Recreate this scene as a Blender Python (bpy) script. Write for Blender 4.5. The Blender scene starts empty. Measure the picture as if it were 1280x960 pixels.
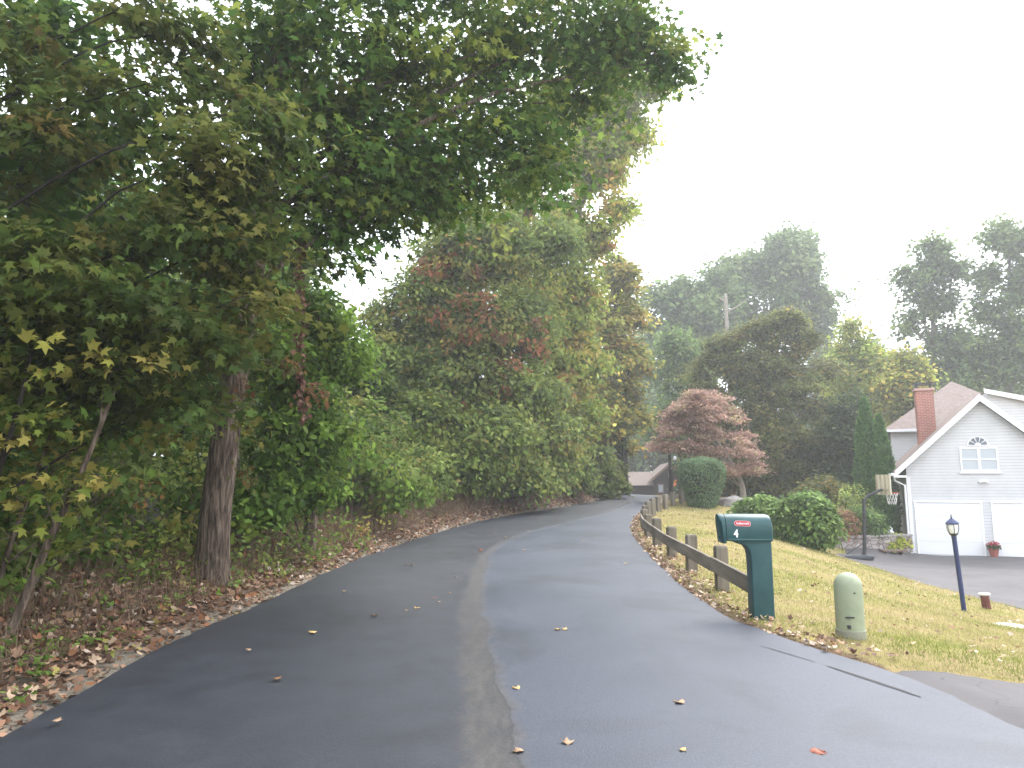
import bpy, bmesh, math, random
import numpy as np
from mathutils import Vector, Matrix, noise as mnoise

random.seed(7)
R = np.random.default_rng(11)
sc = bpy.context.scene
COL = sc.collection
rad = math.radians

# ------------------------------------------------------------------ viewpoint
PITCH, FPX, EYE = rad(7.8), 888.0, 1.6


def at(px, py, Y):
    """World point at distance Y (metres ahead) seen at a place in the 1280x960 photograph."""
    dx, dy = (px - 640) / FPX, (480 - py) / FPX
    ry = math.cos(PITCH) - dy * math.sin(PITCH)
    t = Y / ry
    return np.array([dx * t, Y, EYE + (math.sin(PITCH) + dy * math.cos(PITCH)) * t])


# ------------------------------------------------------------------ terrain
ZY = [-60, 0, 10, 15, 20, 25, 30, 35, 40, 44, 48, 55, 70, 90, 130, 420]
ZZ = [0, 0, .03, .10, .20, .32, .45, .58, .68, .71, .70, .60, .15, -.6, -1.5, -2]
LEFT = [(-3.05, -60), (-3.05, 2), (-3.10, 4.56), (-3.20, 5.6), (-3.32, 6.98), (-3.26, 8.0), (-3.18, 9.4), (-3.11, 11.83), (-2.95, 14.13),
        (-2.58, 16.7), (-1.98, 19.9), (-1.05, 23.7), (0.62, 27.9), (2.6, 32.0), (3.9, 34.8), (4.5, 37), (4.6, 40), (4.2, 44), (3.0, 50), (1, 60), (-2, 75), (-14, 130)]
RIGHT = [(3.25, -60), (3.25, 3), (3.25, 4.8), (3.22, 5.56), (3.05, 6.43), (2.78, 7.14), (2.54, 7.8), (2.45, 8.67), (2.47, 10.4), (2.6, 12.5), (2.76, 14.8),
         (3.03, 18), (3.39, 20.9), (4.05, 24.4), (4.95, 27.9), (6.02, 31.9), (6.98, 35.5), (7.9, 38.5), (8.5, 41), (8.8, 44), (8.3, 50), (6.6, 60), (3.6, 75), (-8, 130)]


def smooth_curve(pts):
    ys = np.array([p[1] for p in pts]); xs = np.array([p[0] for p in pts])
    yy = np.arange(-60, 131, .25); xx = np.interp(yy, ys, xs)
    k = np.hanning(9); k /= k.sum()
    xx = np.convolve(np.pad(xx, 4, mode='edge'), k, 'valid')
    return yy, xx


LY, LX = smooth_curve(LEFT); RY, RX = smooth_curve(RIGHT)
_zy = np.arange(-60, 421, .5); _zz = np.interp(_zy, ZY, ZZ); _k = np.hanning(13); _k /= _k.sum()
_zz = np.convolve(np.pad(_zz, 6, mode='edge'), _k, 'valid')
zr = lambda y: np.interp(y, _zy, _zz)
xl = lambda y: np.interp(y, LY, LX)
xr = lambda y: np.interp(y, RY, RX)

DRIVE_L = [(3.10, 6.35), (3.65, 6.38), (4.4, 6.12), (5.6, 6.3), (7.4, 7.6), (9.2, 10.2), (10.4, 13.2), (10.75, 15.4), (10.9, 17.5), (11.4, 20.7), (11.85, 24), (12.45, 27.1), (13.6, 29.4), (16.3, 31.0)]
DRIVE_R = [(3.22, 1.0), (4.2, .9), (5.6, .9), (7.6, 1.5), (10.4, 3.4), (13.6, 7), (15.8, 11), (17.6, 14), (19, 17), (20.5, 20), (22, 22.5), (23.5, 25), (24.4, 27), (24.6, 28.6)]

# right-hand ground: smooth surface through measured heights (thin-plate spline)
cp = []
for y in list(range(-20, 60, 3)):
    x = float(xr(y)); z = float(zr(y))
    cp.append((x, y, z)); cp.append((x + .7, y, z - .01))
cp += [(3.45, 7.6, -.01), (4.4, 6.1, -.06), (6.5, 3, -.25), (8.95, 14.5, -.97), (10.74, 15.4, -1.05), (10.87, 17.5, -1.12), (11.4, 20.75, -1.2),
       (11.85, 24, -1.25), (12.45, 27.1, -1.27), (13.4, 28.5, -1.35), (12.5, 28.1, -1.29), (12.9, 27.7, -1.3), (16.8, 30.5, -1.41), (22, 28.2, -1.38), (20, 20, -1.3), (15, 15, -1.15), (14, 24, -1.33), (18.6, 29.65, -1.4), (20.4, 28.85, -1.4), (16.2, 28.3, -1.38), (18.5, 27.3, -1.38), (20.5, 26.4, -1.37), (18.5, 31.5, -1.42), (21.5, 30.2, -1.42), (9, 9, -.65), (6.2, 10.5, -.42),
       (12, 6, -.8), (25, 10, -1.3), (30, 30, -1.4), (30, 45, -1.3), (22, 40, -1.3), (8.7, 25, .02), (9.3, 22, -.5), (7.2, 20, -.15), (6.2, 16, -.22), (8.6, 32, .46), (11.7, 36, .5),
       (14.2, 31.2, -.45), (13.4, 30.6, -.3), (15.5, 33, -.4), (11.9, 30.2, -.2), (16, 45, .4), (14, 55, .2), (24, 60, -.6), (45, 60, -1.4), (45, 10, -1.5), (40, -20, -1.5), (20, -15, -.8)]
cp = np.array(cp)


def _phi(r2): return np.where(r2 > 1e-9, .5 * r2 * np.log(np.maximum(r2, 1e-9)), 0)


_n = len(cp)
_A = np.zeros((_n + 3, _n + 3))
_A[:_n, :_n] = _phi(((cp[:, None, :2] - cp[None, :, :2]) ** 2).sum(-1)) + np.eye(_n) * .6
_A[:_n, _n] = 1; _A[:_n, _n + 1:] = cp[:, :2]; _A[_n, :_n] = 1; _A[_n + 1:, :_n] = cp[:, :2].T
_w = np.linalg.solve(_A, np.concatenate([cp[:, 2], [0, 0, 0]]))


def tps(x, y):
    x = np.asarray(x, float).ravel(); y = np.asarray(y, float).ravel(); out = np.zeros(len(x))
    for s in range(0, len(x), 4000):
        e = slice(s, s + 4000)
        d = (x[e, None] - cp[None, :, 0]) ** 2 + (y[e, None] - cp[None, :, 1]) ** 2
        out[e] = _phi(d) @ _w[:_n] + _w[_n] + _w[_n + 1] * x[e] + _w[_n + 2] * y[e]
    return out


def sstep(a, b, v):
    t = np.clip((v - a) / (b - a), 0, 1); return t * t * (3 - 2 * t)


def wob(x, y, s):  # cheap smooth value noise
    return (np.sin(x * s * 1.3 + 1.7 * np.sin(y * s * .9)) + np.sin(y * s * 1.1 + 2.1 * np.sin(x * s * .7 + 1.3)) + np.sin((x + y) * s * 1.9 + 4)) / 3


def height(x, y):
    x = np.atleast_1d(np.asarray(x, float)); y = np.atleast_1d(np.asarray(y, float))
    z0 = zr(y); L = xl(y); Rr = xr(y)
    dl = np.maximum(L - x, 0)
    amp = np.interp(y, [-60, 5, 8, 10, 20, 34, 45, 130], [.15, .2, .35, .45, .65, .95, .9, .5])
    zl = z0 + amp * sstep(-.1, 1.9, dl) * (dl > 0) + .07 * np.clip(dl - 1.5, 0, 18) + .05 * wob(x, y, 1.6) * sstep(.2, 1.5, dl)
    zright = z0.copy()
    m = (x > Rr)
    if m.any():
        xx = np.clip(x[m], -30, 48); yy = np.clip(y[m], -22, 62)
        t = np.clip(tps(xx, yy), -1.7, 2.0)
        far = sstep(46, 62, y[m])
        t = t * (1 - far) + far * np.clip(zr(y[m]) - .03 * np.clip(x[m] - Rr[m], 0, 40), -2.5, 2)
        k = sstep(0, .5, x[m] - Rr[m])
        zright[m] = z0[m] * (1 - k) + t * k + .02 * wob(xx, yy, 1.1) * k
    return np.where(x < L, zl, np.where(m, zright, z0))


def hz(x, y): return float(height(x, y)[0])


def in_poly(px, py, poly):
    inside = np.zeros(len(px), bool); j = len(poly) - 1
    for i in range(len(poly)):
        xi, yi = poly[i]; xj, yj = poly[j]
        c = ((yi > py) != (yj > py)) & (px < (xj - xi) * (py - yi) / (yj - yi + 1e-12) + xi)
        inside ^= c; j = i
    return inside


DRIVE_POLY = DRIVE_L + DRIVE_R[::-1]


# ------------------------------------------------------------------ materials
def mat(name, base=(.5, .5, .5), rough=.7, spec=.3, metal=0):
    m = bpy.data.materials.new(name); m.use_nodes = True
    b = m.node_tree.nodes['Principled BSDF']
    b.inputs['Base Color'].default_value = (*base, 1); b.inputs['Roughness'].default_value = rough
    b.inputs['Specular IOR Level'].default_value = spec; b.inputs['Metallic'].default_value = metal
    return m


def N(m, t, **kw):
    n = m.node_tree.nodes.new(t)
    for k, v in kw.items():
        if k in n.inputs.keys(): n.inputs[k].default_value = v
        else: setattr(n, k, v)
    return n


def L(m, a, b): m.node_tree.links.new(a, b)


def ramp(m, fac, stops):
    r = N(m, 'ShaderNodeValToRGB')
    while len(r.color_ramp.elements) < len(stops): r.color_ramp.elements.new(.5)
    for e, (p, c) in zip(r.color_ramp.elements, stops): e.position = p; e.color = (*c, 1)
    L(m, fac, r.inputs['Fac']); return r.outputs['Color']


def noise(m, scale, detail=6, rough=.6, coord=None, dist=0):
    n = N(m, 'ShaderNodeTexNoise'); n.inputs['Scale'].default_value = scale; n.inputs['Detail'].default_value = detail
    n.inputs['Roughness'].default_value = rough; n.inputs['Distortion'].default_value = dist
    if coord is None: coord = N(m, 'ShaderNodeTexCoord').outputs['Object']
    L(m, coord, n.inputs['Vector']); return n.outputs['Fac']


def math_(m, op, a, b=None, clamp=False):
    n = N(m, 'ShaderNodeMath', operation=op); n.use_clamp = clamp
    for i, v in enumerate((a, b)):
        if v is None: continue
        if hasattr(v, 'is_output'): L(m, v, n.inputs[i])
        else: n.inputs[i].default_value = v
    return n.outputs[0]


def mixc(m, fac, a, b):
    n = N(m, 'ShaderNodeMix', data_type='RGBA')
    for s, v in ((n.inputs[0], fac), (n.inputs[6], a), (n.inputs[7], b)):
        if hasattr(v, 'is_output'): L(m, v, s)
        elif isinstance(v, tuple): s.default_value = (*v, 1)
        else: s.default_value = v
    return n.outputs[2]


def bump(m, h, strength=.3, dist=.02):
    n = N(m, 'ShaderNodeBump'); n.inputs['Strength'].default_value = strength; n.inputs['Distance'].default_value = dist
    L(m, h, n.inputs['Height']); L(m, n.outputs['Normal'], m.node_tree.nodes['Principled BSDF'].inputs['Normal'])


def setc(m, c): L(m, c, m.node_tree.nodes['Principled BSDF'].inputs['Base Color'])


def setr(m, r): L(m, r, m.node_tree.nodes['Principled BSDF'].inputs['Roughness'])


def mottled(name, c1, c2, scale=8, rough=.75, spec=.3, b=.3, bd=.01, detail=8, stretch=None, metal=0):
    m = mat(name, c1, rough, spec, metal)
    co = N(m, 'ShaderNodeTexCoord').outputs['Object']
    if stretch:
        mp = N(m, 'ShaderNodeMapping'); mp.inputs['Scale'].default_value = stretch; L(m, co, mp.inputs['Vector']); co = mp.outputs['Vector']
    f = noise(m, scale, detail, .65, co)
    setc(m, ramp(m, f, [(.3, c1), (.72, c2)]))
    if b: bump(m, noise(m, scale * 3, 6, .6, co), b, bd)
    return m


def leaf_material(name, trans=.35, rough=.5, spec=.35):
    m = bpy.data.materials.new(name); m.use_nodes = True
    nt = m.node_tree; p = nt.nodes['Principled BSDF']; out = nt.nodes['Material Output']
    a = N(m, 'ShaderNodeAttribute', attribute_name='leaf_color')
    p.inputs['Roughness'].default_value = rough; p.inputs['Specular IOR Level'].default_value = spec
    L(m, a.outputs['Color'], p.inputs['Base Color'])
    t = N(m, 'ShaderNodeBsdfTranslucent')
    g = N(m, 'ShaderNodeGamma'); g.inputs['Gamma'].default_value = .85
    L(m, a.outputs['Color'], g.inputs['Color']); L(m, g.outputs['Color'], t.inputs['Color'])
    mx = N(m, 'ShaderNodeMixShader'); mx.inputs[0].default_value = trans
    L(m, p.outputs[0], mx.inputs[1]); L(m, t.outputs[0], mx.inputs[2]); L(m, mx.outputs[0], out.inputs['Surface'])
    return m


M_LEAF = leaf_material('leaf', .5, .6, .15)
M_DRY = leaf_material('dry_leaf', .12, .7, .2)
M_GRASS = leaf_material('grass_blade', .3, .6, .2)
def bark_mat():
    m = mat('bark', (.1, .08, .065), .92, .12)
    co = N(m, 'ShaderNodeTexCoord').outputs['Object']
    mp = N(m, 'ShaderNodeMapping'); mp.inputs['Scale'].default_value = (1, 1, .13); L(m, co, mp.inputs['Vector'])
    f = noise(m, 24, 5, .6, mp.outputs['Vector'], .4); g = noise(m, 5, 5, .6, co)
    c = ramp(m, f, [(.36, (.022, .016, .013)), (.5, (.105, .075, .056)), (.64, (.235, .18, .138))])
    setc(m, mixc(m, math_(m, 'MULTIPLY', g, .45), c, (.085, .07, .055)))
    bump(m, f, 1, .05)
    return m


M_BARK = bark_mat()
M_BARKG = mottled('bark_grey', (.06, .055, .048), (.2, .18, .16), 7, .9, .15, .8, .03, stretch=(1, 1, .2))
M_BARKP = mottled('bark_pale', (.20, .175, .15), (.40, .36, .31), 12, .85, .15, .4, .01, stretch=(1, 1, .3))
M_BARKD = mottled('bark_dark', (.012, .011, .01), (.045, .038, .032), 9, .9, .1, .8, .02, stretch=(1, 1, .2))
M_STONE = mottled('stone', (.2, .185, .17), (.42, .39, .37), 5, .85, .2, .6, .02)
M_WOOD = mottled('weathered_wood', (.085, .074, .057), (.26, .225, .18), 5, .9, .1, .5, .006, stretch=(1, 1, .12))
M_RAIL = mottled('weathered_rail', (.10, .088, .072), (.30, .26, .21), 5, .9, .1, .5, .006, stretch=(1, .10, 1))
M_TEAL = mottled('teal_plastic', (.011, .050, .055), (.024, .084, .086), 4, .45, .42, .08, .003)
M_WHITE = mat('white_paint', (.70, .70, .72), .5, .3)
M_LETTER = mat('white_letter', (.85, .85, .85), .6, .2)
M_RED = mat('red_badge', (.52, .05, .07), .45, .4)
M_SAGE = mottled('sage_plastic', (.23, .265, .17), (.33, .36, .25), 4, .55, .35, .04, .002)
M_SAGE2 = mottled('grey_plastic', (.2, .2, .15), (.28, .28, .21), 6, .7, .2, .1, .003)
M_BLACK = mat('black_metal', (.012, .014, .018), .4, .5)
M_BLACKP = mottled('black_plastic', (.018, .022, .028), (.05, .055, .065), 4, .4, .4, .05, .003)
M_NAVY = mottled('navy_paint', (.012, .022, .085), (.02, .035, .12), 6, .35, .5, .05, .002)
M_GLASS = mat('lamp_glass', (.85, .85, .83), .2, .6)
M_GLASS.node_tree.nodes['Principled BSDF'].inputs['Alpha'].default_value = .75
M_PANE = mat('window_glass', (.28, .32, .37), .08, .8)
M_DARKPANE = mat('dark_glass', (.06, .075, .09), .06, .8)
M_SHADE = mat('window_blind', (.6, .62, .63), .6, .2)
M_BRICK_DARK = mottled('maroon_post', (.10, .035, .03), (.2, .075, .06), 9, .85, .2, .2, .004)
M_POT = mottled('terracotta', (.25, .07, .055), (.36, .12, .09), 9, .8, .2, .15, .003)
M_ROOF = mottled('brown_shingle', (.15, .115, .10), (.255, .205, .185), 6, .9, .15, .5, .01)
M_ROOF2 = mottled('tan_shingle', (.13, .10, .085), (.22, .175, .15), 6, .9, .15, .5, .01)
M_LOG = mottled('dark_brown_board', (.010, .007, .006), (.035, .022, .019), 3, .85, .15, .5, .02, stretch=(.3, .3, 6))
M_TRIMB = mottled('brown_trim', (.13, .09, .07), (.2, .14, .11), 6, .8, .2, .1, .003)
M_ORANGE = mat('orange_door_light', (.75, .2, .04), .7, .2)  # colour of the orange door light, set as plain surface colour
M_ACRYL = mat('tan_backboard', (.56, .52, .40), .4, .4)
M_NET = mat('net_cord', (.75, .73, .7), .8, .2)
M_RIM = mat('red_rim', (.5, .045, .035), .4, .4)
M_SLAB = mottled('concrete', (.36, .345, .325), (.5, .48, .46), 12, .85, .2, .2, .004)


def siding_mat():
    m = mat('white_siding', (.72, .72, .73), .55, .3)
    co = N(m, 'ShaderNodeTexCoord').outputs['Object']
    s = N(m, 'ShaderNodeSeparateXYZ'); L(m, co, s.inputs[0])
    f = math_(m, 'FRACT', math_(m, 'MULTIPLY', s.outputs['Z'], 1 / .125))
    line = math_(m, 'LESS_THAN', f, .14)
    n = noise(m, 1.2, 5, .6, co)
    c = ramp(m, n, [(.3, (.52, .52, .53)), (.7, (.60, .60, .61))])
    setc(m, mixc(m, line, c, (.40, .40, .41)))
    bump(m, f, .6, .012)
    return m


def brick_mat():
    m = mat('red_brick', (.3, .1, .07), .85, .2)
    co = N(m, 'ShaderNodeTexCoord').outputs['Object']
    mp = N(m, 'ShaderNodeMapping'); mp.inputs['Rotation'].default_value = (rad(90), 0, 0); L(m, co, mp.inputs['Vector'])
    b = N(m, 'ShaderNodeTexBrick'); b.inputs['Scale'].default_value = 1
    b.inputs['Color1'].default_value = (.36, .12, .08, 1); b.inputs['Color2'].default_value = (.25, .08, .06, 1); b.inputs['Mortar'].default_value = (.42, .34, .3, 1)
    b.inputs['Mortar Size'].default_value = .012; b.inputs['Brick Width'].default_value = .22; b.inputs['Row Height'].default_value = .075
    L(m, mp.outputs[0], b.inputs['Vector'])
    n = noise(m, 3, 6, .6, co)
    setc(m, mixc(m, .35, b.outputs['Color'], ramp(m, n, [(.3, (.2, .06, .045)), (.7, (.45, .17, .12))])))
    return m


def block_mat():
    m = mat('wall_stone', (.3, .27, .25), .9, .2)
    co = N(m, 'ShaderNodeTexCoord').outputs['Object']
    v = N(m, 'ShaderNodeTexVoronoi', feature='DISTANCE_TO_EDGE'); v.inputs['Scale'].default_value = 4.2
    mp = N(m, 'ShaderNodeMapping'); mp.inputs['Scale'].default_value = (.8, .8, 1.5); L(m, co, mp.inputs['Vector']); L(m, mp.outputs[0], v.inputs['Vector'])
    v2 = N(m, 'ShaderNodeTexVoronoi'); v2.inputs['Scale'].default_value = 4.2; L(m, mp.outputs[0], v2.inputs['Vector'])
    s = N(m, 'ShaderNodeSeparateColor'); L(m, v2.outputs['Color'], s.inputs[0])
    c = ramp(m, s.outputs[0], [(.1, (.16, .125, .115)), (.5, (.30, .25, .235)), (.9, (.40, .36, .34))])
    j = ramp(m, v.outputs['Distance'], [(.0, (0, 0, 0)), (.07, (1, 1, 1))])
    n = N(m, 'ShaderNodeSeparateColor'); L(m, j, n.inputs[0])
    setc(m, mixc(m, n.outputs[0], (.07, .06, .055), c)); bump(m, n.outputs[0], .7, .03)
    return m


M_SIDING = siding_mat(); M_BRICK = brick_mat(); M_BLOCK = block_mat()


def road_mat():
    m = mat('asphalt', (.05, .05, .053), .5, .5)
    uv = N(m, 'ShaderNodeUVMap', uv_map='metres').outputs['UV']
    s = N(m, 'ShaderNodeSeparateXYZ'); L(m, uv, s.inputs[0])          # x: metres across from the lane joint, y: metres along
    co = N(m, 'ShaderNodeTexCoord').outputs['Object']
    big = noise(m, .55, 5, .6, co, .4); mid = noise(m, 3.2, 6, .65, co); fine = noise(m, 60, 4, .75, co); agg = noise(m, 130, 3, .75, co)
    wobx = math_(m, 'MULTIPLY', math_(m, 'SUBTRACT', noise(m, 1.1, 4, .6, co), .5), .30)
    X = math_(m, 'ADD', s.outputs['X'], wobx)
    leftlane = math_(m, 'LESS_THAN', X, 0.0)
    cl = ramp(m, mid, [(.25, (.0155, .0178, .0245)), (.75, (.029, .0325, .043))])
    cr = ramp(m, big, [(.3, (.032, .039, .057)), (.7, (.046, .054, .076))])
    base = mixc(m, leftlane, cr, cl)
    dark = ramp(m, noise(m, .8, 4, .5, co, 1.2), [(.30, (.62, .62, .62)), (.46, (1, 1, 1))])
    mu = N(m, 'ShaderNodeMix', data_type='RGBA', blend_type='MULTIPLY'); mu.inputs[0].default_value = .8
    L(m, base, mu.inputs[6]); L(m, dark, mu.inputs[7]); base = mu.outputs[2]
    # scraped grey-brown band along the joint, widening towards the camera end
    wid = N(m, 'ShaderNodeMapRange'); wid.inputs['From Min'].default_value = 3; wid.inputs['From Max'].default_value = 16
    wid.inputs['To Min'].default_value = .25; wid.inputs['To Max'].default_value = .12; L(m, s.outputs['Y'], wid.inputs['Value'])
    rel = math_(m, 'DIVIDE', math_(m, 'ABSOLUTE', math_(m, 'ADD', X, math_(m, 'MULTIPLY', wid.outputs[0], .5))), wid.outputs[0])
    inb = math_(m, 'SUBTRACT', .95, math_(m, 'ADD', rel, math_(m, 'MULTIPLY', math_(m, 'SUBTRACT', mid, .5), 1.5)), False)
    inb = math_(m, 'MULTIPLY', inb, 2.2, True)
    fade = N(m, 'ShaderNodeMapRange'); fade.inputs['From Min'].default_value = 14; fade.inputs['From Max'].default_value = 19
    fade.inputs['To Min'].default_value = 1; fade.inputs['To Max'].default_value = .0; L(m, s.outputs['Y'], fade.inputs['Value'])
    mps = N(m, 'ShaderNodeMapping'); mps.inputs['Scale'].default_value = (1, .35, 1); L(m, co, mps.inputs['Vector'])
    scr = ramp(m, noise(m, 9, 8, .8, mps.outputs['Vector']), [(.34, (.020, .019, .018)), (.5, (.045, .039, .034)), (.68, (.092, .077, .064))])
    base = mixc(m, math_(m, 'MULTIPLY', math_(m, 'MULTIPLY', inb, fade.outputs[0]), .62), base, scr)
    joint = math_(m, 'LESS_THAN', math_(m, 'ABSOLUTE', math_(m, 'ADD', X, math_(m, 'MULTIPLY', math_(m, 'SUBTRACT', noise(m, 9, 5, .7, co),   .5), .10))), .009)
    base = mixc(m, math_(m, 'MULTIPLY', joint, .6), base, (.012, .012, .013))
    gr = ramp(m, fine, [(.32, (.55, .55, .55)), (.68, (1.4, 1.4, 1.4))]); mg = N(m, 'ShaderNodeMix', data_type='RGBA', blend_type='MULTIPLY'); mg.inputs[0].default_value = .8
    L(m, base, mg.inputs[6]); L(m, gr, mg.inputs[7]); base = mg.outputs[2]
    sp = ramp(m, agg, [(.62, (0, 0, 0)), (.68, (1, 1, 1))]); sg = N(m, 'ShaderNodeSeparateColor'); L(m, sp, sg.inputs[0])
    base = mixc(m, math_(m, 'MULTIPLY', sg.outputs[0], .45), base, (.17, .165, .16))
    setc(m, base)
    r = ramp(m, big, [(.3, (.44, .44, .44)), (.7, (.54, .54, .54))]); rs = N(m, 'ShaderNodeSeparateColor'); L(m, r, rs.inputs[0])
    setr(m, math_(m, 'ADD', rs.outputs[0], math_(m, 'MULTIPLY', inb, .22), True))
    h = math_(m, 'ADD', math_(m, 'ADD', fine, math_(m, 'MULTIPLY', agg, .6)), math_(m, 'MULTIPLY', mid, .6))
    bump(m, h, .42, .006)
    return m


def drive_mat(name, c1, c2, rough):
    m = mat(name, c1, rough, .22)
    co = N(m, 'ShaderNodeTexCoord').outputs['Object']
    c = ramp(m, noise(m, .8, 6, .65, co), [(.3, c1), (.7, c2)])
    v = N(m, 'ShaderNodeTexVoronoi', feature='DISTANCE_TO_EDGE'); v.inputs['Scale'].default_value = .8
    ad = N(m, 'ShaderNodeVectorMath', operation='ADD'); nn = N(m, 'ShaderNodeTexNoise'); nn.inputs['Scale'].default_value = 2.5; L(m, co, nn.inputs['Vector'])
    L(m, co, ad.inputs[0]); L(m, nn.outputs['Color'], ad.inputs[1]); L(m, ad.outputs[0], v.inputs['Vector'])
    ck = math_(m, 'LESS_THAN', v.outputs['Distance'], .006)
    c = mixc(m, math_(m, 'MULTIPLY', ck, .6), c, (.03, .03, .03))
    sp = math_(m, 'GREATER_THAN', noise(m, 170, 2, .7, co), .62)
    setc(m, mixc(m, math_(m, 'MULTIPLY', sp, .3), c, (.24, .23, .22)))
    bump(m, noise(m, 120, 3, .7, co), .3, .006)
    return m


def soil_mat():
    m = mat('leaf_mould', (.1, .07, .05), .95, .1)
    co = N(m, 'ShaderNodeTexCoord').outputs['Object']
    v = N(m, 'ShaderNodeTexVoronoi'); v.inputs['Scale'].default_value = 22; L(m, co, v.inputs['Vector'])
    s = N(m, 'ShaderNodeSeparateColor'); L(m, v.outputs['Color'], s.inputs[0])
    leaves = ramp(m, s.outputs[0], [(.0, (.05, .03, .022)), (.35, (.13, .068, .042)), (.6, (.2, .115, .07)), (.8, (.085, .05, .035)), (1, (.27, .19, .13))])
    soil = ramp(m, noise(m, 14, 6, .7, co), [(.3, (.05, .038, .028)), (.7, (.13, .105, .08))])
    c = mixc(m, math_(m, 'MULTIPLY', math_(m, 'SUBTRACT', noise(m, 1.4, 5, .6, co), .38), 5, True), soil, leaves)
    a = N(m, 'ShaderNodeAttribute', attribute_name='grit')
    grit = ramp(m, noise(m, 60, 5, .75, co), [(.3, (.11, .093, .072)), (.7, (.25, .215, .17))])
    gf = math_(m, 'MULTIPLY', math_(m, 'SUBTRACT', math_(m, 'ADD', a.outputs['Fac'], math_(m, 'MULTIPLY', noise(m, 3, 5, .6, co), .6)), .62), 4, True)
    setc(m, mixc(m, gf, c, grit))
    bump(m, math_(m, 'ADD', v.outputs['Distance'], noise(m, 40, 5, .7, co)), .7, .03)
    return m


def lawn_mat():
    m = mat('lawn_turf', (.2, .17, .07), .95, .1)
    co = N(m, 'ShaderNodeTexCoord').outputs['Object']
    f = math_(m, 'ADD', math_(m, 'MULTIPLY', noise(m, .7, 5, .6, co), .6), math_(m, 'MULTIPLY', noise(m, 6, 5, .7, co), .4))
    g = ramp(m, f, [(.36, (.20, .22, .05)), (.45, (.30, .27, .085)), (.55, (.39, .31, .15)), (.64, (.36, .265, .14))])
    fine = ramp(m, noise(m, 70, 4, .75, co), [(.3, (.45, .45, .45)), (.7, (1.15, 1.15, 1.15))])
    mu = N(m, 'ShaderNodeMix', data_type='RGBA', blend_type='MULTIPLY'); mu.inputs[0].default_value = .75
    L(m, g, mu.inputs[6]); L(m, fine, mu.inputs[7])
    a = N(m, 'ShaderNodeAttribute', attribute_name='grit')
    soil = ramp(m, noise(m, 30, 6, .7, co), [(.3, (.085, .055, .035)), (.6, (.19, .125, .085)), (.8, (.27, .2, .15))])
    gf = math_(m, 'MULTIPLY', math_(m, 'SUBTRACT', math_(m, 'ADD', a.outputs['Fac'], math_(m, 'MULTIPLY', noise(m, 2.5, 5, .6, co), .7)), .72), 4, True)
    setc(m, mixc(m, gf, mu.outputs[2], soil))
    bump(m, noise(m, 60, 5, .75, co), .8, .03)
    return m


M_ROAD = road_mat(); M_SOIL = soil_mat(); M_LAWN = lawn_mat()
M_DRIVE = drive_mat('old_asphalt', (.074, .068, .070), (.112, .103, .105), .75)


# ------------------------------------------------------------------ object helpers
def tag(o, label=None, cat=None, group=None, kind=None):
    if label: o['label'] = label
    if cat: o['category'] = cat
    if group: o['group'] = group
    if kind: o['kind'] = kind
    return o


def thing(name, label, cat, loc=(0, 0, 0), rz=0, group=None):
    o = bpy.data.objects.new(name, None); COL.objects.link(o)
    o.empty_display_size = .2; o.location = [float(v) for v in loc]; o.rotation_euler = (0, 0, rz)
    return tag(o, label, cat, group)


def link(name, me, material, parent=None):
    o = bpy.data.objects.new(name, me); COL.objects.link(o)
    if material: me.materials.append(material)
    if parent: o.parent = parent
    return o


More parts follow.
